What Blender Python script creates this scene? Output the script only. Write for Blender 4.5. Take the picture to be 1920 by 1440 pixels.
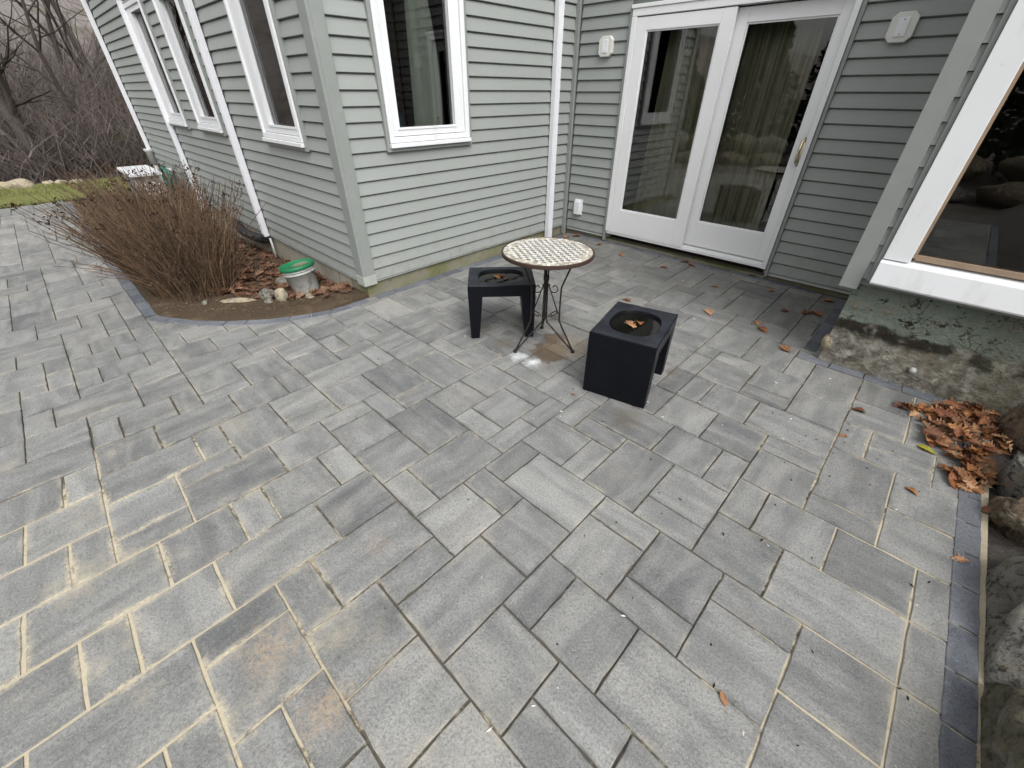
import bpy, bmesh, math, random
from mathutils import Vector, Matrix, noise as mnoise
R = math.radians
sc = bpy.context.scene
col = sc.collection
for o in list(bpy.data.objects): bpy.data.objects.remove(o)

# ------------------------------------------------------------------ camera
CAMH = 1.55
CROT = ((0.7202, 0.69377, 0.00144), (0.40162, -0.41523, -0.81626), (-0.5657, 0.58845, -0.57768))
cam = bpy.data.cameras.new('camera'); camo = bpy.data.objects.new('camera', cam); col.objects.link(camo)
cam.sensor_width = 36.0; cam.lens = 774.774 / 1920 * 36; cam.clip_start = 0.05; cam.clip_end = 900
r_, d_, f_ = [Vector(v) for v in CROT]
m3 = Matrix((r_, -d_, -f_)).transposed()
camo.matrix_world = Matrix.Translation((0, 0, CAMH)) @ m3.to_4x4()
sc.camera = camo
def proj(p):
    q = Vector(p) - Vector((0, 0, CAMH)); z = f_.dot(q)
    if z < .05: return None
    return (960 + 774.774 * r_.dot(q) / z, 720 + 774.774 * d_.dot(q) / z)

# ------------------------------------------------------------------ sky, sun, exposure (overcast winter day)
SUN_EL, SUN_AZ = 50.0, 113.0          # azimuth measured clockwise from +Y
w = bpy.data.worlds.new('World'); sc.world = w; w.use_nodes = True
wn = w.node_tree; wn.nodes.clear()
sky = wn.nodes.new('ShaderNodeTexSky'); sky.sky_type = 'NISHITA'; sky.sun_disc = False
sky.sun_elevation = R(SUN_EL); sky.sun_rotation = R(SUN_AZ); sky.air_density = 1.6; sky.dust_density = 4.0; sky.ozone_density = 1.0
hs = wn.nodes.new('ShaderNodeHueSaturation'); hs.inputs['Saturation'].default_value = 0.07
bg = wn.nodes.new('ShaderNodeBackground'); bg.inputs[1].default_value = 0.15
wo = wn.nodes.new('ShaderNodeOutputWorld')
wn.links.new(sky.outputs[0], hs.inputs['Color']); wn.links.new(hs.outputs[0], bg.inputs[0]); wn.links.new(bg.outputs[0], wo.inputs[0])
sl = bpy.data.lights.new('sun', 'SUN'); sl.energy = 0.95; sl.angle = R(45); sl.color = (1.0, .985, .955)
so = bpy.data.objects.new('sun', sl); col.objects.link(so)
az, el = R(SUN_AZ), R(SUN_EL)
sdir = Vector((math.sin(az) * math.cos(el), math.cos(az) * math.cos(el), math.sin(el)))
so.rotation_euler = sdir.to_track_quat('Z', 'Y').to_euler(); so.location = sdir * 30
sc.view_settings.view_transform = 'Standard'; sc.view_settings.look = 'None'
sc.view_settings.exposure = 0.72; sc.view_settings.gamma = 1.0; sc.view_settings.use_curve_mapping = False
sc.render.engine = 'CYCLES'
try:
    sc.cycles.max_bounces = 8; sc.cycles.transparent_max_bounces = 16; sc.cycles.caustics_reflective = False; sc.cycles.caustics_refractive = False
except Exception: pass

# ------------------------------------------------------------------ helpers: node materials
class NT:
    def __init__(s, name, rough=.6, spec=.3):
        s.m = bpy.data.materials.new(name); s.m.use_nodes = True; s.t = s.m.node_tree
        s.b = s.t.nodes['Principled BSDF']; s.b.inputs['Roughness'].default_value = rough
        s.b.inputs['Specular IOR Level'].default_value = spec
        s.pos = s.n('ShaderNodeNewGeometry').outputs['Position']
    def n(s, k): return s.t.nodes.new(k)
    def l(s, a, b): s.t.links.new(a, b)
    def put(s, sock, v):
        if hasattr(v, 'is_linked'): s.l(v, sock)
        elif isinstance(v, (tuple, list)) and len(v) == 3 and sock.type == 'RGBA': sock.default_value = (*v, 1)
        else: sock.default_value = v
    def map(s, v, scale=(1, 1, 1), loc=(0, 0, 0), rot=(0, 0, 0)):
        k = s.n('ShaderNodeMapping'); s.l(v, k.inputs[0]); k.inputs['Location'].default_value = loc
        k.inputs['Rotation'].default_value = rot; k.inputs['Scale'].default_value = scale; return k.outputs[0]
    def noise(s, scale, detail=4, rough=.55, v=None, dist=0):
        k = s.n('ShaderNodeTexNoise'); s.l(v if v is not None else s.pos, k.inputs['Vector'])
        k.inputs['Scale'].default_value = scale; k.inputs['Detail'].default_value = detail
        k.inputs['Roughness'].default_value = rough; k.inputs['Distortion'].default_value = dist; return k.outputs['Fac']
    def vor(s, scale, v=None, out='Distance'):
        k = s.n('ShaderNodeTexVoronoi'); s.l(v if v is not None else s.pos, k.inputs['Vector']); k.inputs['Scale'].default_value = scale
        return k.outputs[out]
    def ramp(s, f, stops):
        k = s.n('ShaderNodeValToRGB'); s.l(f, k.inputs[0]); e = k.color_ramp.elements
        for i, (p, c) in enumerate(stops):
            x = e[i] if i < 2 else e.new(p)
            x.position = p; x.color = (*(c if isinstance(c, (tuple, list)) else (c, c, c)), 1)
        return k.outputs[0]
    def mix(s, f, a, b, mode='MIX'):
        k = s.n('ShaderNodeMix'); k.data_type = 'RGBA'; k.blend_type = mode
        s.put(k.inputs[0], f); s.put(k.inputs[6], a); s.put(k.inputs[7], b); return k.outputs[2]
    def m2(s, op, a, b=0.0, clamp=False):
        k = s.n('ShaderNodeMath'); k.operation = op; k.use_clamp = clamp; s.put(k.inputs[0], a); s.put(k.inputs[1], b); return k.outputs[0]
    def mr(s, v, a, b, c=0.0, d=1.0):
        k = s.n('ShaderNodeMapRange'); k.interpolation_type = 'SMOOTHSTEP'
        s.put(k.inputs[0], v)
        for i, x in enumerate((a, b, c, d)): k.inputs[1 + i].default_value = x
        return k.outputs[0]
    def sep(s, v):
        k = s.n('ShaderNodeSeparateXYZ'); s.l(v, k.inputs[0]); return k.outputs
    def attr(s, name):
        k = s.n('ShaderNodeAttribute'); k.attribute_name = name; return k.outputs['Color'], k.outputs['Vector']
    def spot(s, x, y, r0, r1, wob=.05, ws=14):
        """soft-edged blotch with an irregular outline around a place on the ground"""
        k = s.n('ShaderNodeVectorMath'); k.operation = 'MULTIPLY'; s.l(s.pos, k.inputs[0]); k.inputs[1].default_value = (1, 1, 0)
        q = s.n('ShaderNodeVectorMath'); q.operation = 'DISTANCE'; s.l(k.outputs[0], q.inputs[0]); q.inputs[1].default_value = (x, y, 0)
        d = s.m2('ADD', q.outputs['Value'], s.m2('MULTIPLY', s.m2('SUBTRACT', s.noise(ws, 4, .6), .5), wob * 2))
        return s.mr(d, r0, r1, 1.0, 0.0)
    def bump(s, h, strength=.3, dist=.01):
        k = s.n('ShaderNodeBump'); k.inputs['Strength'].default_value = strength; k.inputs['Distance'].default_value = dist
        s.l(h, k.inputs['Height']); s.l(k.outputs[0], s.b.inputs['Normal'])
    def col(s, c): s.put(s.b.inputs['Base Color'], c)
    def rough(s, c): s.put(s.b.inputs['Roughness'], c)

# ------------------------------------------------------------------ helpers: geometry
class MB:
    def __init__(s): s.v = []; s.f = []; s.smooth = False; s.col = None
    def add(s, vs, fs):
        o = len(s.v); s.v += [tuple(p) for p in vs]; s.f += [tuple(i + o for i in f) for f in fs]
    def box(s, T, u0, u1, o0, o1, z0, z1):
        s.add([T(u, o, z) for z in (z0, z1) for o in (o0, o1) for u in (u0, u1)],
              [(0, 1, 3, 2), (4, 6, 7, 5), (0, 4, 5, 1), (2, 3, 7, 6), (0, 2, 6, 4), (1, 5, 7, 3)])
    def tube(s, pts, rad, n=6, cap=True):
        pts = [Vector(p) for p in pts]; o = len(s.v); k = len(pts)
        if not hasattr(rad, '__len__'): rad = [rad] * k
        ref = None
        for i, p in enumerate(pts):
            t = (pts[min(i + 1, k - 1)] - pts[max(i - 1, 0)]).normalized()
            if ref is None: ref = Vector((0, 0, 1)) if abs(t.z) < .9 else Vector((1, 0, 0))
            a = t.cross(ref)
            if a.length < 1e-5: a = t.orthogonal()
            a.normalize(); b = t.cross(a); ref = -t.cross(t.cross(ref)) if t.cross(ref).length > 1e-5 else ref
            for j in range(n):
                c, si = math.cos(2 * math.pi * j / n), math.sin(2 * math.pi * j / n)
                s.v.append(tuple(p + (a * c + b * si) * rad[i]))
        for i in range(k - 1):
            for j in range(n):
                s.f.append((o + i * n + j, o + i * n + (j + 1) % n, o + (i + 1) * n + (j + 1) % n, o + (i + 1) * n + j))
        if cap: s.f.append(tuple(o + j for j in range(n))); s.f.append(tuple(o + (k - 1) * n + j for j in range(n)))
    def lathe(s, prof, n=32, c=(0, 0, 0)):
        o = len(s.v)
        for r, z in prof:
            for j in range(n):
                a = 2 * math.pi * j / n; s.v.append((c[0] + r * math.cos(a), c[1] + r * math.sin(a), c[2] + z))
        for i in range(len(prof) - 1):
            for j in range(n): s.f.append((o + i * n + j, o + i * n + (j + 1) % n, o + (i + 1) * n + (j + 1) % n, o + (i + 1) * n + j))
        s.f.append(tuple(o + j for j in reversed(range(n)))); s.f.append(tuple(o + (len(prof) - 1) * n + j for j in range(n)))
    def build(s, name, mat, parent=None, recalc=True, bevel=0, smooth=None, colors=None):
        me = bpy.data.meshes.new(name); me.from_pydata(s.v, [], s.f)
        if recalc:
            bm = bmesh.new(); bm.from_mesh(me); bmesh.ops.recalc_face_normals(bm, faces=bm.faces); bm.to_mesh(me); bm.free()
        me.materials.append(mat)
        if smooth if smooth is not None else s.smooth: me.polygons.foreach_set('use_smooth', [True] * len(me.polygons))
        if colors:
            a = me.color_attributes.new('tone', 'FLOAT_COLOR', 'POINT')
            a.data.foreach_set('color', [x for c in colors for x in c])
        o = bpy.data.objects.new(name, me); col.objects.link(o)
        if parent: setp(o, parent)
        if bevel:
            b = o.modifiers.new('bevel', 'BEVEL'); b.width = bevel; b.segments = 2; b.limit_method = 'ANGLE'; b.angle_limit = R(40)
        return o
def setp(o, parent):
    o.parent = parent; o.matrix_parent_inverse = Matrix.Translation(-parent.location)
def empty(name, loc):
    e = bpy.data.objects.new(name, None); col.objects.link(e); e.location = Vector(loc); e.empty_display_size = .1; return e
def tag(o, label=None, cat=None, group=None, kind=None):
    if label: o['label'] = label
    if cat: o['category'] = cat
    if group: o['group'] = group
    if kind: o['kind'] = kind
    return o
W = lambda u, o, z: (u, o, z)
def smooth01(t): t = max(0., min(1., t)); return t * t * (3 - 2 * t)

# lie of the land: the patio rises a little to the door and falls away to the left, measured as seen from the eye point
def gz(x, y):
    z = .0055 * max(0., y - 1.5) ** 2 if y < 6 else .0055 * 20.25
    if x < 0:
        q = -.0042 * min(-x, 4.5) ** 2 - .03 * max(0., -x - 4.5)
        wl = 1 - .85 * smooth01((y - .3) / 1.1) * smooth01((x + 5.5) / 2)
        z = z * smooth01((x + 4.2) / 1.0) + max(q, -.29) * wl
    return z
def G(x, y, dz=0.):
    """a point of the flat survey (x, y) moved along its sight line onto the sloping ground"""
    z = gz(x, y); k = 1 - z / CAMH
    return (x * k, y * k, z + dz)

# ------------------------------------------------------------------ materials
def m_simple(name, c, rough=.5, spec=.3, var=.12, scale=6, metal=0, bump=0):
    t = NT(name, rough, spec); f = t.noise(scale, 5)
    t.col(t.mix(f, tuple(x * (1 - var) for x in c), tuple(min(1, x * (1 + var)) for x in c)))
    t.b.inputs['Metallic'].default_value = metal
    if bump: t.bump(t.noise(scale * 12, 3), bump, .004)
    return t.m
M = {}
# vinyl siding: sage grey, faint stretched grain and weather streaks
t = NT('sage_vinyl', .5, .35)
g = t.noise(1, 4, .6, t.map(t.pos, (3, 3, 90))); st = t.noise(1, 4, .5, t.map(t.pos, (9, 9, .8))); lo = t.noise(.9, 3)
c = t.mix(g, (.262, .279, .267), (.298, .315, .302)); c = t.mix(t.mr(st, .45, .8, 0, .35), c, (.25, .265, .245))
c = t.mix(t.mr(lo, .4, .7, 0, .25), c, (.325, .343, .328)); oi = t.n('ShaderNodeObjectInfo').outputs['Random']; c = t.mix(t.m2('MULTIPLY', oi, .22), c, (.20, .212, .202))
sp = t.m2('MULTIPLY', t.mr(t.sep(t.pos)[2], .50, .12), t.mr(t.noise(11, 6, .7), .46, .72, 0, .55)); c = t.mix(sp, c, (.19, .18, .145)); t.col(c); t.bump(g, .12, .002); M['siding'] = t.m
t = NT('sage_trim', .45, .35)
c = t.mix(t.noise(14, 5), (.222, .237, .225), (.262, .278, .265)); sp = t.mr(t.noise(5, 5, .65), .58, .75, 0, .4)
t.col(t.mix(sp, c, (.33, .35, .33))); t.bump(t.noise(180, 2), .06, .002); M['trim'] = t.m
t = NT('white_paint', .42, .4)
c = t.mix(t.noise(3, 4), (.68, .685, .69), (.78, .785, .79)); c = t.mix(t.mr(t.noise(22, 5, .7), .62, .8, 0, .35), c, (.50, .49, .46))
t.col(c); t.bump(t.noise(120, 2), .04, .002); M['white'] = t.m
def grimy(name, c, rough, k=.30):
    t = NT(name, rough, .4); a = t.mix(t.noise(4, 4), tuple(x * .94 for x in c), c)
    a = t.mix(t.mr(t.noise(1, 5, .65, t.map(t.pos, (9, 9, 2.2))), .52, .80, 0, k), a, (.36, .36, .33)); a = t.mix(t.mr(t.noise(34, 5, .75), .62, .76, 0, k), a, (.30, .29, .25)); t.col(a); t.bump(t.noise(70, 2), .04, .002); return t.m
M['vinyl_white'] = grimy('white_vinyl', (.74, .75, .765), .38)
M['plate'] = m_simple('plate_cream', (.62, .62, .58), .4, .4, .06, 9)
M['gutter'] = grimy('white_enamel', (.70, .70, .73), .34, .42)
t = NT('brass', .22, .5); t.b.inputs['Metallic'].default_value = 1; t.col(t.mix(t.noise(30, 3), (.62, .50, .28), (.72, .66, .52))); M['brass'] = t.m
t = NT('window_glass'); n = t.t.nodes; n.remove(t.b)
tr = t.n('ShaderNodeBsdfTransparent'); tr.inputs[0].default_value = (.87, .88, .86, 1)
gl = t.n('ShaderNodeBsdfGlossy'); gl.inputs['Roughness'].default_value = .004; gl.inputs[0].default_value = (1, 1, 1, 1)
fr = t.n('ShaderNodeFresnel'); fr.inputs[0].default_value = 1.62
mx = t.n('ShaderNodeMixShader'); t.l(t.m2('MULTIPLY', fr.outputs[0], 1.0, True), mx.inputs[0]); t.l(tr.outputs[0], mx.inputs[1]); t.l(gl.outputs[0], mx.inputs[2])
t.l(mx.outputs[0], n['Material Output'].inputs[0]); M['glass'] = t.m
t = NT('curtain', .85, .1); wv = t.noise(1, 3, .6, t.map(t.pos, (60, 60, 8)))
t.col(t.mix(wv, (.31, .295, .215), (.44, .425, .33))); M['curtain'] = t.m
t = NT('sheer_curtain', .85, .1); t.col(t.mix(t.noise(1, 3, .6, t.map(t.pos, (50, 50, 2))), (.50, .56, .50), (.62, .68, .62))); M['sheer'] = t.m
M['room'] = m_simple('room_dark', (.035, .030, .026), .9, .1, .2, 2)
M['room_red'] = m_simple('room_wood', (.10, .045, .03), .7, .2, .2, 4)
M['wood'] = m_simple('raw_wood', (.27, .20, .14), .8, .2, .3, 18)
M['black_rubber'] = m_simple('black_pipe', (.022, .022, .024), .55, .4, .3, 20)
M['pvc'] = m_simple('grey_pvc', (.42, .43, .42), .5, .3, .1, 12)
M['roof'] = m_simple('roof_shingle', (.09, .09, .09), .9, .1, .3, 30)

# concrete footing with moss and stains
t = NT('mossy_concrete', .9, .1)
c = t.mix(t.noise(7, 6, .65), (.12, .112, .082), (.33, .31, .25)); ms = t.mr(t.noise(3.5, 5, .6), .40, .62)
c = t.mix(t.m2('MULTIPLY', ms, .75), c, (.13, .135, .045)); c = t.mix(t.mr(t.noise(16, 5, .7), .60, .74, 0, .8), c, (.06, .05, .035))
t.col(c); t.bump(t.noise(60, 5, .7), .5, .012); M['footing'] = t.m
t = NT('pale_concrete', .9, .1)
c = t.mix(t.noise(6, 6, .65), (.24, .225, .18), (.44, .42, .36)); c = t.mix(t.mr(t.noise(1, 5, .65, t.map(t.pos, (12, 12, 3))), .52, .72, 0, .85), c, (.075, .06, .045))
c = t.mix(t.mr(t.noise(4, 4), .55, .7, 0, .5), c, (.30, .20, .11)); t.col(c); t.bump(t.noise(60, 5, .7), .5, .01); M['footing_pale'] = t.m
# parged wall: flaking green paint above, mould band, bare stained mortar below
t = NT('flaking_parge', .92, .08)
z = t.sep(t.pos)[2]; nb = t.noise(5, 5, .6); nf = t.noise(24, 6, .72); nm = t.mr(t.noise(15, 8, .74, t.map(t.pos, (1, 1, 1.15))), .30, .70)
zz = t.m2('ADD', z, t.m2('MULTIPLY', t.m2('SUBTRACT', nb, .5), .16))
bare = t.mix(nm, (.11, .10, .082), (.55, .52, .44)); bare = t.mix(t.mr(t.noise(4.2, 5, .6, t.map(t.pos, (1, 1, 1), (3, 1, 2))), .48, .64), bare, (.27, .24, .185))
bare = t.mix(t.mr(t.noise(6, 6, .7, t.map(t.pos, (1, 1, 1), (7, 0, 0))), .58, .68), bare, (.46, .45, .43))
bare = t.mix(t.mr(t.noise(9, 6, .7, t.map(t.pos, (1, 1, 1), (0, 5, 0))), .60, .69), bare, (.035, .032, .028))
paint = t.mix(nf, (.20, .25, .21), (.36, .41, .35)); paint = t.mix(t.mr(nm, .70, .85, 0, .85), paint, (.26, .235, .18)); paint = t.mix(t.mr(t.noise(13, 6, .75, t.map(t.pos, (1, 1, 1.6), (2, 9, 4))), .56, .62), paint, (.045, .04, .032))
cv = t.n('ShaderNodeTexVoronoi'); cv.feature = 'DISTANCE_TO_EDGE'; cv.inputs['Scale'].default_value = 15
dv = t.n('ShaderNodeVectorMath'); dv.operation = 'ADD'; t.l(t.pos, dv.inputs[0]); kk = t.n('ShaderNodeTexNoise'); kk.inputs['Scale'].default_value = 9; kk.inputs['Detail'].default_value = 5; t.l(t.pos, kk.inputs['Vector']); sv = t.n('ShaderNodeVectorMath'); sv.operation = 'SCALE'; sv.inputs['Scale'].default_value = .16; t.l(kk.outputs['Color'], sv.inputs[0]); t.l(sv.outputs[0], dv.inputs[1]); t.l(dv.outputs[0], cv.inputs['Vector'])
crk = t.m2('MULTIPLY', t.mr(cv.outputs['Distance'], .05, .015), t.mr(t.noise(5, 4, .6, t.map(t.pos, (1, 1, 1), (1, 8, 3))), .46, .58)); paint = t.mix(t.m2('MULTIPLY', crk, .85), paint, (.06, .055, .045))
mould = t.mix(nf, (.012, .011, .009), (.10, .09, .07))
c = t.mix(t.m2('MULTIPLY', t.mr(zz, .245, .285), t.mr(t.noise(8, 4), .36, .5)), bare, mould); up = t.mr(zz, .325, .35)
c = t.mix(up, c, paint); xs = t.sep(t.pos)[0]; c = t.mix(t.m2('MULTIPLY', t.mr(xs, .25, .65), .35), c, t.mix(nm, (.13, .135, .09), (.21, .215, .15)))
t.col(c); t.bump(t.m2('ADD', t.m2('MULTIPLY', nm, .7), nf), 1., .035); M['parge'] = t.m

# pavers ---------------------------------------------------------------
def paver_mat(name, dark, light, sandy):
    t = NT(name, .66, .42); tc, tv = t.attr('tone'); q = t.sep(tv)
    uv = t.n('ShaderNodeUVMap').outputs[0]
    streak = t.noise(1, 5, .55, t.map(uv, (2.2, 9.5, 1)), .6); blot = t.noise(9, 5, .6, uv); grain = t.noise(115, 4, .75); fine = t.noise(300, 2, .8)
    f = t.m2('ADD', t.m2('MULTIPLY', q[0], .56), t.m2('MULTIPLY', t.mr(streak, .34, .68), .40)); f = t.m2('ADD', f, t.m2('MULTIPLY', t.m2('SUBTRACT', blot, .5), .75), True)
    c = t.mix(f, dark, light)
    c = t.mix(t.m2('MULTIPLY', q[1], .45), c, t.mix(f, tuple(a * b for a, b in zip(dark, (.94, .99, 1.05))), tuple(a * b for a, b in zip(light, (1.03, 1.0, .93)))))
    c = t.mix(t.mr(grain, .40, .68, 0, .52), c, tuple(x * .5 for x in dark)); c = t.mix(t.mr(fine, .60, .70, 0, .55), c, (.56, .56, .53))
    ed = t.m2('MULTIPLY', q[2], t.mr(t.noise(14, 5, .7), .38, .66)); c = t.mix(t.m2('MULTIPLY', ed, .55), c, t.mix(t.mr(t.noise(2.2, 4), .42, .58), tuple(x * .55 for x in dark), (.42, .385, .31) if sandy else (.24, .24, .24)))
    scr = t.noise(1, 2, .5, t.map(uv, (6, 60, 1), (4, 2, 0), (0, 0, .7)), 2.5)
    c = t.mix(t.mr(scr, .72, .80, 0, .30), c, (.52, .53, .54))
    if sandy:
        p = t.sep(t.pos)
        # sweepings of polymeric sand: strongest at the near left corner, thin veil elsewhere
        reg = t.m2('ADD', t.m2('MULTIPLY', t.m2('MULTIPLY', t.mr(p[0], .2, -1.0), t.mr(p[0], -3.6, -2.2)), t.mr(p[1], .55, -.45)), .16, True)
        sm = t.m2('MULTIPLY', t.mr(t.noise(2.6, 5, .62), .52, .72), reg); sm = t.m2('MULTIPLY', sm, t.mr(t.noise(40, 3, .7), .2, .6, .55, 1))
        c = t.mix(t.m2('MULTIPLY', sm, .8), c, (.44, .39, .295))
        es = t.m2('MULTIPLY', t.m2('MULTIPLY', q[2], t.m2('MULTIPLY', t.m2('MULTIPLY', t.mr(p[0], -.2, -1.0), t.mr(p[0], -3.4, -2.2)), t.mr(p[1], .45, -.3))), t.mr(t.noise(5, 5, .65), .47, .60)); c = t.mix(t.m2('MULTIPLY', t.m2('MULTIPLY', es, t.mr(t.noise(75, 4, .8), .36, .58)), .8), c, (.52, .46, .345))
        c = t.mix(t.m2('MULTIPLY', t.m2('MULTIPLY', t.spot(-.72, -.06, .0, .11, .10, 26), t.mr(t.noise(60, 5, .8), .36, .62)), .5), c, (.50, .34, .19)); c = t.mix(t.m2('MULTIPLY', t.m2('MULTIPLY', t.spot(-1.03, -.12, .0, .15, .13, 20), t.mr(t.noise(55, 5, .8), .36, .62)), .45), c, (.48, .34, .20))
        c = t.mix(t.m2('MULTIPLY', t.m2('MULTIPLY', t.spot(-1.12, .35, .0, .08, .07, 34), t.mr(t.noise(70, 5, .8), .40, .6)), .35), c, (.50, .36, .25))
        damp_shade = t.m2('MULTIPLY', t.mr(p[1], 2.5, 3.9), t.mr(t.noise(1.6, 5, .6), .36, .58)); c = t.mix(t.m2('MULTIPLY', damp_shade, .5), c, (.115, .112, .10))  # damp blotches and the shade at the door end, both painted into the colour
        # damp rust brown stain and white efflorescence round the table feet
        wet = t.m2('MAXIMUM', t.spot(-1.60, 2.06, .10, .15, .13, 9), t.spot(-1.70, 2.24, .07, .11, .10, 11))
        c = t.mix(t.m2('MULTIPLY', wet, .88), c, (.105, .070, .043))
        c = t.mix(t.m2('MULTIPLY', t.spot(-1.55, 2.22, .05, .22, .12, 10), .45), c, (.38, .30, .20))
        c = t.mix(t.m2('MULTIPLY', t.spot(-1.72, 1.86, .0, .085, .07, 16), .75), c, (.70, .72, .74)); c = t.mix(t.m2('MULTIPLY', t.spot(-1.60, 1.87, .0, .07, .06, 18), .8), c, (.78, .80, .82))
        for sx, sy, r0, r1 in ((-2.21, 1.98, .03, .08), (-1.93, 1.93, .04, .12), (-.82, 2.43, .02, .08), (-1.93, 2.52, .03, .12), (-.80, 1.80, .02, .14)):
            c = t.mix(t.m2('MULTIPLY', t.spot(sx, sy, r0, r1, .05, 14), .5), c, (.10, .078, .052))
        t.rough(t.m2('SUBTRACT', .67, t.m2('MULTIPLY', wet, .3)))
    else:
        c = t.mix(t.mr(t.noise(18, 5, .7), .60, .74, 0, .45), c, (.30, .33, .40))
    t.col(c); t.bump(t.m2('ADD', grain, t.m2('MULTIPLY', t.noise(60, 4), .8)), .75, .006); return t.m
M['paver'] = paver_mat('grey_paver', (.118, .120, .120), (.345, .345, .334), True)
M['border'] = paver_mat('charcoal_paver', (.085, .094, .112), (.185, .196, .222), False)
t = NT('joint_sand', .95, .05); p = t.sep(t.pos)
reg = t.m2('MAXIMUM', t.m2('MULTIPLY', t.m2('MULTIPLY', t.mr(p[0], -.2, -1.0), t.mr(p[0], -3.0, -2.0)), t.mr(p[1], .45, -.25)), t.m2('MULTIPLY', t.mr(p[0], -.1, .35), .9))
reg = t.m2('ADD', reg, t.m2('MULTIPLY', t.mr(p[0], -3.0, -1.4, 1, 0), .0))
f = t.m2('ADD', t.m2('MULTIPLY', reg, .55), t.m2('MULTIPLY', t.m2('SUBTRACT', t.noise(3.2, 5, .65), .43), 1.6)); f = t.m2('ADD', f, t.m2('MULTIPLY', t.m2('SUBTRACT', t.noise(24, 5, .75), .5), 1.2))
f = t.mr(f, .22, .50)
c = t.mix(f, t.mix(t.noise(80, 4), (.050, .044, .036), (.17, .15, .12)), t.mix(t.noise(70, 4, .75), (.32, .27, .19), (.60, .53, .40)))
t.col(c); t.bump(t.noise(260, 3, .7), .6, .004); M['sand'] = t.m
t = NT('soil', .97, .05); n1 = t.noise(6, 6, .65); n2 = t.noise(55, 5, .75)
c = t.mix(n2, (.045, .032, .022), (.165, .122, .084)); c = t.mix(t.mr(n1, .5, .7, 0, .6), c, (.20, .15, .10)); c = t.mix(t.mr(t.noise(130, 3, .8), .66, .72, 0, .8), c, (.34, .28, .19))
t.col(c); t.bump(n2, 1, .03); M['soil'] = t.m
t = NT('hazy_litter_ground', .97, .05); n2 = t.noise(9, 6, .75)
c = t.mix(n2, (.12, .105, .098), (.27, .245, .23)); c = t.mix(t.mr(t.noise(.5, 4), .45, .65, 0, .5), c, (.085, .075, .045)); t.col(c); t.bump(n2, .8, .1); M['litter'] = t.m  # lightened grey litter, haze on the wooded rise put into its colour
t = NT('turf', .95, .05); c = t.mix(t.noise(3, 5, .7), (.11, .125, .04), (.21, .215, .085)); c = t.mix(t.mr(t.noise(1.1, 4), .5, .7, 0, .5), c, (.16, .14, .06)); t.col(c); M['turf'] = t.m
t = NT('grass_blade', .7, .2); c = t.mix(t.noise(2, 4), (.12, .135, .042), (.25, .25, .10)); t.col(c); M['blade'] = t.m
# dry oak leaf: colour per leaf
def leaf_mat(name, cols):
    t = NT(name, .62, .3); oi = t.n('ShaderNodeObjectInfo').outputs['Random']
    c = t.ramp(oi, [(i / (len(cols) - 1), c) for i, c in enumerate(cols)]); tcn = t.n('ShaderNodeTexCoord').outputs['Object']
    c = t.mix(t.mr(t.noise(40, 4, .6, tcn), .35, .7), c, t.mix(1., c, (.62, .55, .5), 'MULTIPLY')); y = t.m2('ABSOLUTE', t.sep(tcn)[1])
    c = t.mix(t.mr(y, .0022, .0008), c, t.mix(1., c, (1.35, 1.25, 1.1), 'MULTIPLY')); t.col(c); t.bump(t.noise(90, 3, .6, tcn), .3, .004); return t.m
M['leaf'] = leaf_mat('oak_leaf_orange', [(.23, .085, .03), (.33, .14, .048), (.17, .06, .032), (.42, .20, .075), (.11, .045, .028), (.38, .21, .10), (.09, .04, .03), (.44, .27, .15), (.20, .09, .05)])
M['leaf_bed'] = leaf_mat('oak_leaf_brown', [(.145, .075, .046), (.20, .105, .06), (.10, .054, .036), (.25, .145, .09), (.125, .064, .04), (.29, .185, .12), (.085, .052, .038)])
M['leaf_tan'] = leaf_mat('leaf_tan', [(.46, .25, .13), (.52, .30, .17)])
M['leaf_green'] = leaf_mat('leaf_green', [(.30, .30, .03), (.34, .33, .05)])
def stem_mat(name, a, b, c3):
    t = NT(name, .7, .3); tc, tv = t.attr('tone'); q = t.sep(tv)
    c = t.mix(q[0], a, b); c = t.mix(t.mr(t.noise(22, 4, .7), .56, .72, 0, .75), c, c3); t.col(c); return t.m
M['stem'] = stem_mat('dry_stem', (.042, .026, .017), (.185, .118, .072), (.36, .27, .18))
M['seed'] = m_simple('seed_head', (.05, .03, .02), .9, .1, .4, 40)
M['bark'] = stem_mat('bark', (.030, .025, .022), (.085, .07, .062), (.07, .062, .056))
M['twig'] = stem_mat('twig', (.050, .040, .037), (.20, .165, .15), (.15, .125, .095))
def rock_mat(name, a, b, c3, dark=(.03, .028, .024)):
    t = NT(name, .9, .12); n1 = t.noise(4, 6, .65); n2 = t.noise(26, 6, .75); c = t.mix(n1, a, b); c = t.mix(t.mr(t.noise(7, 5, .65), .52, .66), c, c3)
    c = t.mix(t.mr(n2, .48, .62, 0, .85), c, dark); c = t.mix(t.mr(t.noise(9, 6, .8, t.map(t.pos, (1, 1, 1), (5, 2, 1)), .8), .52, .60, 0, .55), c, (.36, .35, .31)); c = t.mix(t.mr(t.noise(34, 5, .8), .62, .72, 0, .7), c, (.42, .42, .37)); t.col(c); t.bump(t.m2('ADD', t.m2('ADD', n1, n2), t.noise(60, 5, .8)), 1., .022); return t.m
M['rock_grey'] = rock_mat('grey_boulder', (.15, .148, .132), (.40, .385, .345), (.30, .26, .195))
M['rock_brown'] = rock_mat('brown_boulder', (.13, .088, .058), (.32, .25, .175), (.42, .36, .27))
M['rock_olive'] = rock_mat('olive_boulder', (.15, .14, .095), (.27, .25, .18), (.30, .27, .19), (.085, .08, .06))
M['rock_pale'] = rock_mat('pale_stone', (.40, .33, .22), (.56, .50, .38), (.50, .40, .27), (.20, .15, .1))
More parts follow.
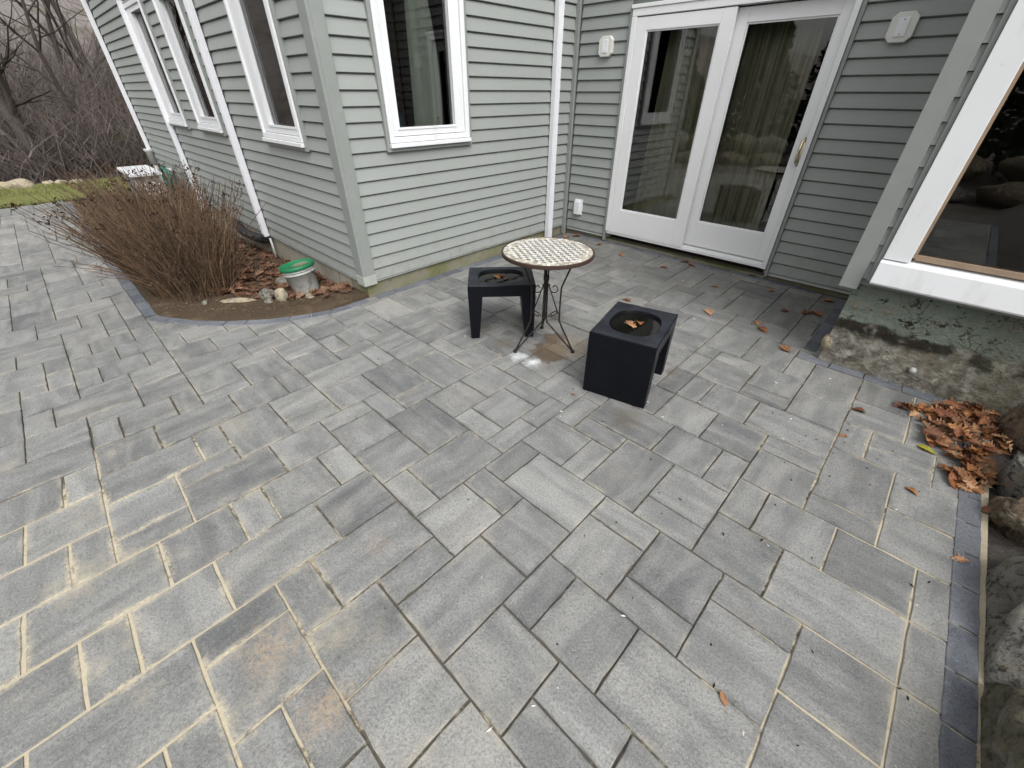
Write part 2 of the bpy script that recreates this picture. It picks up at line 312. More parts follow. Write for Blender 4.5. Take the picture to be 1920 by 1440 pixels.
M['rock_flat'] = rock_mat('grey_flat_stone', (.20, .19, .16), (.34, .32, .27), (.28, .24, .17))
# patio furniture
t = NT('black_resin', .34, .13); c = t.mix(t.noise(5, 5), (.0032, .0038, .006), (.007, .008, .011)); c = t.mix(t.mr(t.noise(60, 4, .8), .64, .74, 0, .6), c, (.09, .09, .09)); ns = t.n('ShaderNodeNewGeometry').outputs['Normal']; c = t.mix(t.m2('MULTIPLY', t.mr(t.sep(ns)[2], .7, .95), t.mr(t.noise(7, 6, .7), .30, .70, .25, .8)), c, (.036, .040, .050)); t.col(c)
t.rough(t.mr(t.noise(9, 4), .3, .7, .30, .5)); M['resin'] = t.m
t = NT('dark_water', .02, .22); t.col((.006, .006, .005)); t.bump(t.noise(12, 2), .05, .01); M['water'] = t.m
t = NT('weathered_iron', .55, .4); t.col(t.mix(t.mr(t.noise(50, 5, .7), .5, .7), (.022, .020, .019), (.085, .055, .038))); t.b.inputs['Metallic'].default_value = .5; M['iron'] = t.m
t = NT('rusty_rim', .7, .3); t.col(t.mix(t.noise(35, 5, .7), (.025, .014, .011), (.065, .038, .028))); M['rust'] = t.m
t = NT('mosaic_tile', .45, .4); tc, tv = t.attr('tone'); c = t.mix(t.mr(t.noise(45, 5, .7), .45, .75, 0, .45), tc, (.22, .17, .10)); t.col(c); M['tile'] = t.m
t = NT('grout', .9, .1); t.col(t.mix(t.noise(50, 4), (.30, .27, .20), (.46, .42, .33))); M['grout'] = t.m
t = NT('bucket_plastic', .5, .35); zc = t.n('ShaderNodeTexCoord').outputs['Object']
c = t.mix(t.noise(8, 4, .6, zc), (.30, .31, .295), (.43, .44, .42)); c = t.mix(t.mr(t.noise(1, 5, .7, t.map(zc, (14, 14, 5))), .55, .72, 0, .8), c, (.16, .15, .13)); t.col(c); M['bucket'] = t.m
t = NT('green_lid', .4, .4); c = t.mix(t.noise(6, 3), (.008, .125, .05), (.014, .18, .075)); M['lid'] = t.m
oc = t.n('ShaderNodeTexCoord').outputs['Object']; dd = t.n('ShaderNodeVectorMath'); dd.operation = 'DISTANCE'; t.l(oc, dd.inputs[0]); dd.inputs[1].default_value = (.0, .035, .24)
d2 = t.m2('ADD', dd.outputs['Value'], t.m2('MULTIPLY', t.noise(25, 4, .7, oc), .06)); t.col(t.mix(t.mr(d2, .085, .125, .75, 0), c, (.22, .19, .12)))
M['hose'] = m_simple('hose_teal', (.03, .19, .15), .35, .5, .2, 20)
M['box_white'] = m_simple('cabinet_white', (.66, .67, .69), .4, .4, .06, 5)
M['box_grey'] = m_simple('cabinet_grey', (.33, .33, .34), .5, .3, .1, 8)
M['evergreen'] = m_simple('evergreen_leaf', (.025, .05, .02), .6, .3, .5, 1.5)

# ================================================================== SETTING
rnd = random.Random(7)
# ------------------------------------------------------------------ terrain sheet to the horizon, with the wooded rise on the left
def terr(x, y):
    k = 1.0
    for _ in range(3):
        z = gz(x / k, y / k); k = 1 - z / CAMH
    h = z - .05
    if x < -16.5: h += 13 * smooth01((-x - 16.5) / 60) + .25 * mnoise.noise((x * .25, y * .25, 3)) * smooth01((-x - 16.5) / 4)
    if x > .82 and y < 3.1: h += .30 * smooth01((x - .82) / .5)
    if y < -4.6: h += 3.2 * smooth01((-y - 4.6) / 30)
    return h
def axis(lo, hi, step, far):
    a = [lo + i * step for i in range(int(round((hi - lo) / step)) + 1)]; s = step; l = lo; r = []
    while l > -far: s *= 1.35; l -= s; r.append(l)
    s = step; h = hi; q = []
    while h < far: s *= 1.35; h += s; q.append(h)
    return r[::-1] + a + q
xs, ys = axis(-18, 4, .4, 420), axis(-6, 6, .4, 420)
mb = MB()
mb.v = [(x, y, terr(x, y)) for x in xs for y in ys]; ny = len(ys)
mb.f = [(i * ny + j, (i + 1) * ny + j, (i + 1) * ny + j + 1, i * ny + j + 1) for i in range(len(xs) - 1) for j in range(ny - 1)]
tag(mb.build('ground', M['litter'], smooth=True, recalc=False), kind='structure')

# ------------------------------------------------------------------ patio: sand bed + pavers on the 13.7 cm module
SX, OX, SY, OY = .13685, .1163, .1388, .1226
CK = ((-38, 2.1), (-35, 1.6), (-33, 1.4), (-31, 1.15), (-29, .95), (-27, .8), (-25, .65), (-23, .55), (-21, .4), (-19, .3), (-17, .2), (-15, .1), (-13, 0))
def lerp(t, tab):
    if t <= tab[0][0]: return tab[0][1]
    for (a, b), (c, d) in zip(tab, tab[1:]):
        if t <= c: return b + (d - b) * (t - a) / (c - a)
    return tab[-1][1]
def grid(k, j):
    cx = lerp(k, CK) + max(0, -38 - k) * .14
    mx_ = k + cx * lerp(j, ((-4, 1.2), (-1, 1), (1, .65), (7, .6), (9, .25), (12, .1)))
    my_ = j + ((1 - j) * .07 * max(0, min(1, (-k - 11) / 12)) if j < 1 else 0) + max(0, min(.35 + max(0, j - 21) * .03, (j - 13) * .045))
    return (OX + SX * mx_, OY + SY * my_)
CURVE = [(-4.36, .13), (-4.16, .22), (-3.93, .37), (-3.73, .55), (-3.54, .79), (-3.41, 1.03), (-3.33, 1.27), (-3.31, 1.62)]
def in_field(x, y):
    if x < -10.75 or y < -2.6 or x > .625: return False
    if x < -4.36: return y < .13
    if x < -3.31:
        if y > 1.62: return False
        for (a, b), (c, d) in zip(CURVE, CURVE[1:]):
            if b <= y <= d: return x > a + (c - a) * (y - b) / (d - b)
        return y < .13
    if x > -.29 and y > 3.225: return False
    return y < 4.60
LAY = [tuple(map(int, q.split(','))) for q in """-11,3,2,1;-11,4,2,3;-9,5,2,1;-9,6,1,2;-9,3,2,2;-7,4,2,2;-8,6,3,2;-9,8,2,2;-10,7,1,2;-25,6,2,2;-23,6,2,1;-23,7,2,2;-23,9,2,1;-24,8,1,2;-25,8,1,2;-22,10,2,3;-20,10,2,2;-20,12,2,1;-21,8,2,2;-19,8,2,2;-18,10,2,1;-16,10,2,2;-17,8,3,2;-21,6,1,2;-20,7,2,1;-20,4,2,3;-18,4,2,2;-18,6,3,2;-15,6,1,2;-16,5,2,1;-16,3,1,2;-15,3,2,2;-14,5,3,2;-14,7,2,2;-14,9,2,2;-14,11,1,2;-16,12,2,1;-13,11,2,1;-13,12,2,2;-11,11,2,2;-12,10,2,1;-12,8,2,2;-10,9,1,2;-12,7,2,1;-9,10,1,2;-8,10,2,1;-8,11,3,2;-18,11,2,2;-17,13,1,2;-7,8,1,2;-6,8,2,3;-4,8,2,1;-4,9,2,2;-5,7,2,1;-5,5,2,2;-3,6,2,2;-5,11,2,2;-3,11,1,2;-4,13,2,2;-6,13,2,2;-2,10,1,2;-2,12,2,2;-2,14,2,1;-2,8,2,2;-1,10,2,2;0,12,2,1;0,13,2,3;0,16,1,2;1,16,2,1;2,14,2,2;2,12,2,2;1,10,2,2;0,8,3,2;-1,7,2,1;-1,5,2,2;1,6,2,2;-4,3,2,2;-5,1,2,2;-5,3,1,2;-3,2,2,1;-2,3,3,2;-8,-1,2,2;-6,-1,2,2;-9,-3,2,2;-10,-3,1,2;-7,-2,2,1;-10,-1,2,1;-10,0,2,3;-8,1,1,2;-7,1,2,3;-12,-5,2,1;-12,-4,2,2;-14,-6,2,3;-10,-6,2,3;-21,-4,2,2;-19,-4,2,3;-17,-4,2,2;-15,-4,1,2;-17,-2,1,2;-16,-2,2,3;-14,-3,2,2;-24,-6,2,2;-20,-5,2,1;-18,-6,2,2;-16,-5,2,1;-36,-4,1,2;-35,-4,2,2;-33,-4,2,1;-33,-3,2,2;-31,-4,2,2;-31,-2,2,2;-29,-4,2,1;-29,-3,2,2;-29,-1,2,1;-27,-4,1,2;-24,-4,1,2;-23,-4,2,1;-23,-3,2,2;-27,-2,2,2;-25,-2,2,2;-21,-2,2,3;-19,-1,2,1;-19,0,3,2;-34,-6,2,2;-32,-5,2,1;-28,-6,2,2;-38,-5,2,2;-38,-3,2,1;-26,0,2,3;-24,0,2,2;-22,0,1,2;-21,1,2,2;-23,-1,2,1;-28,0,2,2;-28,2,2,2;-26,3,2,2;-24,2,1,2;-23,2,2,2;-21,3,2,1;-19,2,2,2;-17,2,1,2;-16,1,2,2;-14,0,2,2;-14,2,2,1;-14,-1,2,1;-12,1,2,2;-12,-2,2,3;-13,3,2,2;-24,4,2,2;-22,4,2,2;-5,15,2,2;-6,15,1,2;-6,17,2,2;-6,19,2,1;-7,20,2,3;-4,18,2,2;-4,17,2,1;-3,15,3,2;-3,20,1,2;-2,19,2,3;-2,17,2,2;0,20,2,2;0,18,2,2;-25,10,3,2;-24,12,2,2;-22,13,1,2;-16,22,2,2;-18,22,2,1;-18,23,2,2;-17,25,2,2;-18,25,1,2;-16,24,2,1;-15,25,3,2;-18,27,1,2;-16,27,3,2;-14,23,2,2;-15,29,2,2;-17,20,3,2;-8,25,2,3;-6,25,2,3;-4,25,1,2;-26,-5,2,3;-30,0,2,1;-5,20,2,3;-12,23,2,3""".split(';')]
occ = set(); tiles = []
for k, j, w_, h_ in LAY:
    cs = [(a, b) for a in range(k, k + w_) for b in range(j, j + h_)]
    if any(c in occ for c in cs): continue
    occ.update(cs); tiles.append((k, j, w_, h_))
def touches(k, j):
    return any(in_field(*grid(k + a, j + b)) for a in (0.03, .5, .97) for b in (0.03, .5, .97))
free = {(k, j) for k in range(-92, 6) for j in range(-20, 36) if (k, j) not in occ and touches(k, j)}
rp = random.Random(21)
for k in range(-92, 6):
    for j in range(-20, 36):
        if (k, j) not in free: continue
        opts = [(2, 3), (2, 2), (2, 2), (1, 2), (2, 1), (3, 2)]; rp.shuffle(opts)
        opts.sort(key=lambda o: -(o[0] * o[1]) + rp.random() * 3.2)
        for w_, h_ in opts + [(1, 1)]:
            cs = [(a, b) for a in range(k, k + w_) for b in range(j, j + h_)]
            if all(c in free for c in cs): break
        for c in cs: free.discard(c)
        tiles.append((k, j, w_, h_))
def inset(poly, d):
    n = len(poly); out = []
    c = Vector((sum(p[0] for p in poly) / n, sum(p[1] for p in poly) / n))
    for i in range(n):
        p0, p1, p2 = Vector(poly[i - 1]), Vector(poly[i]), Vector(poly[(i + 1) % n])
        e1 = (p1 - p0).normalized(); e2 = (p2 - p1).normalized()
        n1 = Vector((-e1.y, e1.x)); n2 = Vector((-e2.y, e2.x))
        s = n1 + n2; s = s / max(.25, s.dot(n1))
        out.append(p1 + s * d)
    return out
def slab(mb, cols, uvs, poly, tone, gap=.0036, thick=.045, cham=.0025, dz=0., sub=4, rr=rp):
    """one paver: slightly ragged arris, small chamfer, real thickness; poly counter-clockwise in survey coordinates"""
    cxy = (sum(v[0] for v in poly) / len(poly), sum(v[1] for v in poly) / len(poly))
    if gap == .0036: gap = (.0034 + .0016 * smooth01((-.2 - cxy[0]) / .9) * smooth01((.45 - cxy[1]) / .7) * smooth01((cxy[0] + 3.2) / .9) + rr.uniform(-.0006, .0008)) if cxy[0] > -2.9 else .0027
    p = inset(poly, gap); ring = []
    for i in range(len(p)):
        a, b = p[i], p[(i + 1) % len(p)]; nrm = Vector((-(b - a).y, (b - a).x)).normalized()
        for s in range(sub):
            q = a.lerp(b, s / sub); jt = .0 if sub == 1 else rr.uniform(-.0016, .0016)
            if sub > 1 and rr.random() < .05: jt = rr.uniform(.002, .005)
            ring.append(q + nrm * jt)
    c = sum(p, Vector((0, 0))) / len(p); n = len(ring); o = len(mb.v)
    tx, ty, th = rr.uniform(-.004, .004), rr.uniform(-.004, .004), rr.uniform(-.0012, .0012)
    ou, ov = rr.uniform(0, 40), rr.uniform(0, 40); e = p[1] - p[0]; g = p[2] - p[1]
    ax = e if e.length > g.length * 1.05 or (abs(e.length - g.length) < .03 and rr.random() < .5) else g
    ax = ax.normalized(); ay = Vector((-ax.y, ax.x))
    def put(q, z, edge=1.):
        mb.v.append(G(q.x, q.y, dz + z + th + (q.x - c.x) * tx + (q.y - c.y) * ty)); cols.append((tone[0], tone[1], edge, 1))
        uvs.append(((q - c).dot(ax) + ou, (q - c).dot(ay) + ov))
    if sub > 1:
        for q in ring: put(q + (c - q).normalized() * .026, 0, 0.)
    for q in ring: put(q + (c - q).normalized() * cham * 1.3, 0, 1. if sub > 1 else .3)
    for q in ring: put(q, -cham)
    for q in ring: put(q, -thick)
    mb.f.append(tuple(o + i for i in range(n)))
    for r0 in ((0, n, 2 * n) if sub > 1 else (0, n)):
        for i in range(n): mb.f.append((o + r0 + i, o + r0 + n + i, o + r0 + n + (i + 1) % n, o + r0 + (i + 1) % n))
def finish(mb, cols, uvs, name, mat, parent):
    o = mb.build(name, mat, parent, recalc=False, colors=cols); me = o.data
    ul = me.uv_layers.new(name='UVMap'); li = [0] * len(me.loops); me.loops.foreach_get('vertex_index', li)
    ul.data.foreach_set('uv', [x for i in li for x in uvs[i]]); return o
mb = MB(); NX, NY = 70, 44
for i in range(NX + 1):
    for j in range(NY + 1):
        x, y = -10.8 + 11.53 * i / NX, -2.65 + 7.5 * j / NY; mb.v.append(G(x, y, -.0095 + .0055 * max(smooth01((-.2 - x) / .9) * smooth01((x + 3.0) / .9) * smooth01((.45 - y) / .7), smooth01((x + .1) / .5) * .75)))
for i in range(NX):
    for j in range(NY):
        cx, cy = -10.8 + 11.53 * (i + .5) / NX, -2.65 + 7.5 * (j + .5) / NY
        if cx < -3.5 and cy > .5 or cx > -.15 and cy > 3.45: continue
        if cx < -3.9 and cy > .24: continue
        a = i * (NY + 1) + j; mb.f.append((a, a + NY + 1, a + NY + 2, a + 1))
patio = tag(mb.build('patio', M['sand'], recalc=False, smooth=True), kind='structure')
def quad_of(k, j, w_, h_): return [grid(k, j), grid(k + w_, j), grid(k + w_, j + h_), grid(k, j + h_)]
def seen_area(poly):
    pr = [proj(G(*p)) for p in poly]
    if any(p is None for p in pr): return 0
    pr = [(min(1990, max(-70, a)), min(1510, max(-70, b))) for a, b in pr]
    return abs(sum(a[0] * b[1] - b[0] * a[1] for a, b in zip(pr, pr[1:] + pr[:1]))) / 2
# tones read off the photograph for a few pavers that stand out, random for the rest
ALL = sorted(((seen_area(quad_of(*q)), q) for q in tiles), key=lambda s: -s[0])
SPECIAL = {(-14, 2): .95, (-20, 7): .95, (-12, 7): .9, (-10, -2): .25, (-5, 5): .62, (-18, 6): .12, (-12, 8): .7, (-6, 8): .12, (-12, 1): .10, (-14, 5): .15, (0, 13): .15, (-8, 11): .1,
           (-16, -2): .18, (-6, 19): .85, (-11, 4): .22, (1, 10): .12, (-17, 8): .35, (-13, 5): .8}
rest = MB(); rc, ru = [], []
for n_, (ar, q) in enumerate(ALL):
    tn = SPECIAL.get((q[0], q[1]), min(1, max(0, rp.gauss(.48, .21)))); tone = (tn, rp.random(), rp.random(), 1)
    if n_ < 300:
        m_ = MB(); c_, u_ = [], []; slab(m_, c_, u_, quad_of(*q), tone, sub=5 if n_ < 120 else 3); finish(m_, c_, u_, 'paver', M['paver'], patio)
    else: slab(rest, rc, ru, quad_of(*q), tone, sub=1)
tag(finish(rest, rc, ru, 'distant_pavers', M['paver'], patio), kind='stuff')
# charcoal border course
def offset_path(path, d):
    out = []
    for i, p in enumerate(path):
        a = Vector(path[max(0, i - 1)]); b = Vector(path[min(len(path) - 1, i + 1)]); t_ = (b - a).normalized(); out.append(Vector(p) + Vector((-t_.y, t_.x)) * d)
    return out
def resample(path, step, start=0.):
    pts = []; d = start; acc = 0.
    for a, b in zip(path, path[1:]):
        a, b = Vector(a), Vector(b); l = (b - a).length
        while d <= acc + l: pts.append(a.lerp(b, (d - acc) / l)); d += step
        acc += l
    return pts
bpaths = [([(-10.6, .175), (-4.345, .175)], .2, 0, .09), ([(-4.345, .178), (-4.19, .262), (-3.965, .41), (-3.77, .585), (-3.585, .815), (-3.458, 1.045), (-3.383, 1.275), (-3.37, 1.45), (-3.372, 1.68)], .168, 0, .09),
          ([(-3.372, 1.70), (-3.375, 4.62)], .2, 0, .1), ([(-3.3, 4.655), (-.32, 4.655)], .2, 0, .1), ([(-.243, 4.60), (-.243, 3.33)], .2, 0, .09),
          ([(-.29, 3.275), (.74, 3.275)], .2, .0, .085), ([(.654, 3.21), (.675, 1.21), (.70, -.39), (.72, -2.6)], .2, 0, .088)]
nb_ = 0; brest = MB(); bc_, bu_ = [], []
for path, step, st, wd in bpaths:
    pts = resample(path, step, st)
    L_ = offset_path([tuple(p) for p in pts], wd / 2); R_ = offset_path([tuple(p) for p in pts], -wd / 2)
    for i in range(len(pts) - 1):
        poly = [R_[i], R_[i + 1], L_[i + 1], L_[i]]; tone = (rp.random(), rp.random(), rp.random(), 1); vis = seen_area([tuple(p) for p in poly])
        if vis > 60: m_ = MB(); c_, u_ = [], []; slab(m_, c_, u_, [tuple(p) for p in poly], tone, gap=.0035, dz=.004, sub=3); finish(m_, c_, u_, 'border_paver', M['border'], patio); nb_ += 1
        else: slab(brest, bc_, bu_, [tuple(p) for p in poly], tone, gap=.0035, dz=.004, sub=1)
tag(finish(brest, bc_, bu_, 'distant_border_pavers', M['border'], patio), kind='stuff')

# ------------------------------------------------------------------ garden bed against the left wall
mb = MB(); BN, BM = 150, 30; inner = [(-10.6, .222), (-4.33, .222), (-4.16, .30), (-3.99, .44), (-3.80, .62), (-3.62, .84), (-3.50, 1.06), (-3.425, 1.28), (-3.415, 1.66)]
ipts = resample(inner, sum((Vector(b) - Vector(a)).length for a, b in zip(inner, inner[1:])) / BN)
def bed_h(x, y): return .012 - .075 * smooth01((y - .45) / .8) * smooth01((-3.5 - x) / .6) + .02 * mnoise.noise((x * 3, y * 3, 0)) + .012 * mnoise.noise((x * 11, y * 11, 4)) + .006 * mnoise.noise((x * 30, y * 30, 1))
for p in ipts:
    wy = 1.69
    for j in range(BM + 1):
        s = j / BM; y = p.y + (wy - p.y) * s; x = p.x - (.0 if s == 0 else .0); h = bed_h(x, y) * min(1, s * 8 + .15) + .03 * smooth01(s * 2.5)
        mb.v.append(G(x, y, h))
for i in range(len(ipts) - 1):
    for j in range(BM): a = i * (BM + 1) + j; mb.f.append((a, a + BM + 1, a + BM + 2, a + 1))
tag(mb.build('garden_bed', M['soil'], smooth=True), kind='structure')
def bed_z(x, y): return G(x, y, bed_h(x, y) + .03)

# ------------------------------------------------------------------ lawn
mb = MB()
for i in range(25):
    for j in range(49): x, y = -10.78 - 2.25 * i / 24 - .25 * math.sin(j * .35), -7 + 14 * j / 48; mb.v.append(G(x, y, .012 + .03 * mnoise.noise((x, y, 0))))
for i in range(24):
    for j in range(48): a = i * 49 + j; mb.f.append((a, a + 49, a + 50, a + 1))
tag(mb.build('lawn', M['turf'], smooth=True), kind='structure')
mb = MB(); rg = random.Random(5)
for _ in range(26000):
    x, y = -10.80 - 2.3 * rg.random(), rg.uniform(-3.2, 2.6); b = Vector(G(x, y, .0)); a = rg.uniform(0, 6.28); h = rg.uniform(.025, .07); d = Vector((math.cos(a), math.sin(a), 0))
    mb.v += [tuple(b - d * .006), tuple(b + d * .006), tuple(b + Vector((rg.uniform(-.03, .03), rg.uniform(-.03, .03), h)))]; k = len(mb.v); mb.f.append((k - 3, k - 2, k - 1))
tag(mb.build('grass', M['blade'], recalc=False), 'short winter grass on the lawn past the patio', 'grass', kind='stuff')

# ================================================================== HOUSE
house = tag(empty('house', (-3.4, 4.5, 0)), 'sage green vinyl sided house wrapping round two sides of the patio', 'house')
YA, XB, YC, YD = 1.64, -3.40, 4.50, 3.25
TA = lambda u, o, z: (u, YA - o, z)
TB = lambda u, o, z: (XB + o, u, z)
TC = lambda u, o, z: (u, YC - o, z)
TD = lambda u, o, z: (u, YD - o, z)
ZT = 3.0; SH = .030                        # sheathing lies this far behind the siding face
kc = YC / 4.54; kd = YD / 3.30             # survey was taken on slightly deeper planes
cx_ = lambda x: x * kc
cz_ = lambda z: CAMH + (z - CAMH) * kc
dx_ = lambda x: x * kd
dz_ = lambda z: CAMH + (z - CAMH) * kd
def wall_cells(u0, u1, z0, z1, holes):
    holes = [(max(u0, h[0]), min(u1, h[1]), max(z0, h[2]), min(z1, h[3])) for h in holes]
    us = sorted({u0, u1, *[h[0] for h in holes], *[h[1] for h in holes]}); zs = sorted({z0, z1, *[h[2] for h in holes], *[h[3] for h in holes]})
    for a, b in zip(us, us[1:]):
        for c, d in zip(zs, zs[1:]):
            m, n = (a + b) / 2, (c + d) / 2
            if not any(h[0] < m < h[1] and h[2] < n < h[3] for h in holes): yield a, b, c, d
def make_wall(T, u0, u1, z0, holes, blocks, zlines, zb, uu, lean=.0):
    """sheathing with real openings, then one clapboard after another; holes = through openings, blocks = where boards stop"""
    mb = MB()
    for a, b, c, d in wall_cells(u0, u1, z0, ZT, holes): mb.box(T, a, b, -SH - .12, -SH, c, d)
    wl = mb.build('siding_wall', M['trim'], house)
    zz = [zb] + [z for z in zlines if z > zb + .012]
    for i, za in enumerate(zz):
        zt = (zz[i + 1] if i + 1 < len(zz) else za + .1011) + .006
        if za > ZT - .03: break
        zt = min(zt, ZT); cuts = sorted([(b[0], b[1]) for b in blocks if b[2] < za + .06 and b[3] > za + .03]); segs = []; u = uu[0]
        for c in cuts:
            if c[0] > u: segs.append((u, c[0]))
            u = max(u, c[1])
        if u < uu[1]: segs.append((u, uu[1]))
        for a, b in segs:
            if b - a < .015: continue
            m_ = MB(); nseg = max(1, int((b - a) / .6)); pr = [(-.003, za), (.0, za + .0015), (.0008, za + .004), (-.0055, za + (zt - za) * .35), (-.0125, za + (zt - za) * .70), (-.0165, za + (zt - za) * .85), (-.0265, za + (zt - za) * .88), (-.0265, zt), (-SH, zt), (-SH, za + .001)]
            for s in range(nseg + 1):
                uq = a + (b - a) * s / nseg; wv = .0012 * mnoise.noise((uq * 1.7, za * 9, u0)) * (0 if s in (0, nseg) else 1)
                m_.v += [T(uq, o + (wv if o > -.024 else 0), z) for o, z in pr]
            n = len(pr)
            for s in range(nseg):
                for q in range(n): m_.f.append((s * n + q, s * n + (q + 1) % n, (s + 1) * n + (q + 1) % n, (s + 1) * n + q))
            m_.f += [tuple(range(n)), tuple(nseg * n + q for q in range(n))]
            m_.build('siding_board', M['siding'], wl)
    return wl
def make_window(T, gl, z0, z1, out, glass_mat=None, name='window', label=None):
    """out = outer white frame span, gl = glass span; casing, frame, sash, sill and pane, with the mullion of a casement"""
    (a, b), (g0, g1) = out, gl; gz0, gz1 = z0 + .10, z1 - .085
    f = MB()
    for u0, u1, c, d in ((a, a + .042, z0, z1), (b - .042, b, z0, z1), (a + .042, b - .042, z0, z0 + .04), (a + .042, b - .042, z1 - .04, z1)): f.box(T, u0, u1, -.06, .030, c, d)
    w_ = f.build('window', M['vinyl_white'], house, bevel=.004)
    if label: w_['label'] = label
    s = MB(); si = (a + .046, b - .046); zi = (z0 + .044, z1 - .044)
    for u0, u1, c, d in ((si[0], g0, zi[0], zi[1]), (g1, si[1], zi[0], zi[1]), (g0, g1, zi[0], gz0), (g0, g1, gz1, zi[1])): s.box(T, u0, u1, -.05, .016, c, d)
    s.build('sash', M['vinyl_white'], w_, bevel=.004)
    s = MB()
    for u0, u1, c, d in ((g0 - .012, g0 + .006, gz0 - .012, gz1 + .012), (g1 - .006, g1 + .012, gz0 - .012, gz1 + .012), (g0 + .006, g1 - .006, gz0 - .012, gz0 + .006), (g0 + .006, g1 - .006, gz1 - .006, gz1 + .012)): s.box(T, u0, u1, .016, .0215, c, d)
    s.build('glazing_bead', M['vinyl_white'], w_, bevel=.002)
    s = MB(); s.box(T, g0 - .01, g1 + .01, -.030, -.024, gz0 - .01, gz1 + .01); s.build('pane', M['glass'], w_)
    s = MB(); s.box(T, a - .004, b + .004, -.012, .045, z0 - .034, z0 - .003); s.build('sill', M['vinyl_white'], w_, bevel=.004)
    s = MB()
    for u0, u1, c, d in ((a - .030, a - .005, z0 - .062, z1 + .03), (b + .005, b + .030, z0 - .062, z1 + .03), (a - .005, b + .005, z0 - .062, z0 - .036), (a - .005, b + .005, z1 + .004, z1 + .03)): s.box(T, u0, u1, -SH, .019, c, d)
    s.build('surround', M['trim'], w_, bevel=.002)
    return (a - .02, b + .02, z0 - .05, z1 + .02), (a - .031, b + .031, z0 - .063, z1 + .031)
# left wall (A), seen at a sharp angle, three tall windows
ZL = [.144 + .1011 * i for i in range(40)]
wA = [((-4.565, -3.997), (-4.755, -3.925), 'third window from the far corner, nearest the corner post'), ((-6.63, -6.075), (-6.84, -5.985), 'middle tall window between the two downspouts'), ((-8.02, -7.50), (-8.29, -7.415), 'farthest tall window beside the far downspout')]
hA, bA = [], []
for gl, out, lb in wA:
    h, b = make_window(TA, gl, 1.205, 2.42, out, label='tall white framed casement window, ' + lb); hA.append((out[0] + .02, out[1] - .02, 1.22, 2.40)); bA.append(b)
make_wall(TA, -10.75, XB - .03, .10, hA, bA, ZL, .130, (-10.70, -3.505))
# wall facing the patio (B), one tall window
h, b = make_window(TB, (2.195, 2.79), 1.205, 2.42, (2.093, 2.94), label='tall white framed casement window with a pale curtain inside')
make_wall(TB, YA + .03, YC + .1, .10, [(2.113, 2.92, 1.22, 2.40)], [b], ZL, .130, (1.745, YC - .03))
# door wall (C)
DX0, DX1, DZ0, DZ1 = cx_(-2.777), cx_(-.945), cz_(.145), cz_(2.182)
ZC = [cz_(.119 + .1023 * i) for i in range(40)]
make_wall(TC, XB + .0, dx_(-.155), cz_(.095), [(DX0 + .02, DX1 - .02, 0, DZ1 - .02)], [(DX0 - .031, DX1 + .031, -1, DZ1 + .03)], ZC, cz_(.088), (XB + .052, dx_(-.165)))
# return and projecting wall (D) with the big picture window
WX0, WZ0 = dx_(-.10), dz_(.61)
mb = MB()
for a, b, c, d in wall_cells(dx_(-.235), 4.0, dz_(.56), ZT, [(dx_(.03), 3.2, dz_(.765), 2.45)]): mb.box(TD, a, b, -SH - .12, -SH, c, d)
wD = mb.build('siding_wall', M['trim'], house)
for i in range(26):
    za = dz_(1.331 - .1033 * 7) + .1011 * i
    if za > ZT - .12: break
    m_ = MB(); pr = [(.004, za), (-.010, za + .098), (-SH, za + .098), (-SH, za)]
    for u in (dx_(-.160), dx_(-.104)): m_.v += [TD(u, o, z) for o, z in pr]
    m_.f = [(0, 1, 5, 4), (1, 2, 6, 5), (2, 3, 7, 6), (3, 0, 4, 7), (0, 1, 2, 3), (4, 5, 6, 7)]; m_.build('siding_board', M['siding'], wD)
TRT = lambda u, o, z: (dx_(-.185) - o, u, z)
make_wall(TRT, YD + .05, YC + .0, dz_(.56), [], [], ZC, dz_(.55), (YD + .03, YC - .03))
m_ = MB(); m_.box(W, dx_(-.163), dx_(-.06), YD + .10, YC + .06, -.3, dz_(.548)); m_.build('parged_footing', M['parge'], house)
def post(T, spans, z0, z1, name, label=None):
    m_ = MB()
    for a, b, o0, o1 in spans: m_.box(T, a, b, o0, o1, z0, z1)
    o = m_.build(name, M['trim'], house, bevel=.003)
    if label: o['label'] = label
    return o
# corner posts and channels
m_ = MB()
m_.box(W, XB - .105, XB + .014, YA - .014, YA + .012, .125, ZT); m_.box(W, XB - .012, XB + .0145, YA + .012, YA + .105, .125, ZT)
m_.build('corner_post', M['trim'], house, bevel=.003)
m_ = MB()
m_.box(W, XB - .110, XB + .0175, YA - .0175, YA + .010, .118, .205); m_.box(W, XB - .010, XB + .018, YA + .010, YA + .110, .118, .205)
m_.build('corner_post_patch', m_simple('bent_flashing', (.34, .36, .33), .5, .4, .25, 14), house, bevel=.003)
post(TA, [(-10.77, -10.69, -.012, .014)], .12, ZT, 'corner_post')
post(W, [(XB - .010, XB + .040, YC - .032, YC + .0)], .03, ZT, 'corner_channel', 'narrow channel in the inside corner beside the downspout')
post(TD, [(dx_(-.247), dx_(-.150), -SH, .018)], dz_(.535), ZT, 'corner_post', 'wide trim board beside the picture window')
post(TD, [(dx_(-.126), dx_(-.103), -SH, .014)], dz_(.60), ZT, 'channel')
post(TC, [(DX0 - .030, DX0 - .004, -SH, .016)], cz_(.055), DZ1 + .028, 'channel'); post(TC, [(DX1 + .004, DX1 + .030, -SH, .016)], cz_(.078), DZ1 + .028, 'channel')
post(TC, [(DX0 - .004, DX1 + .004, -SH, .016)], DZ1 + .004, DZ1 + .028, 'channel')
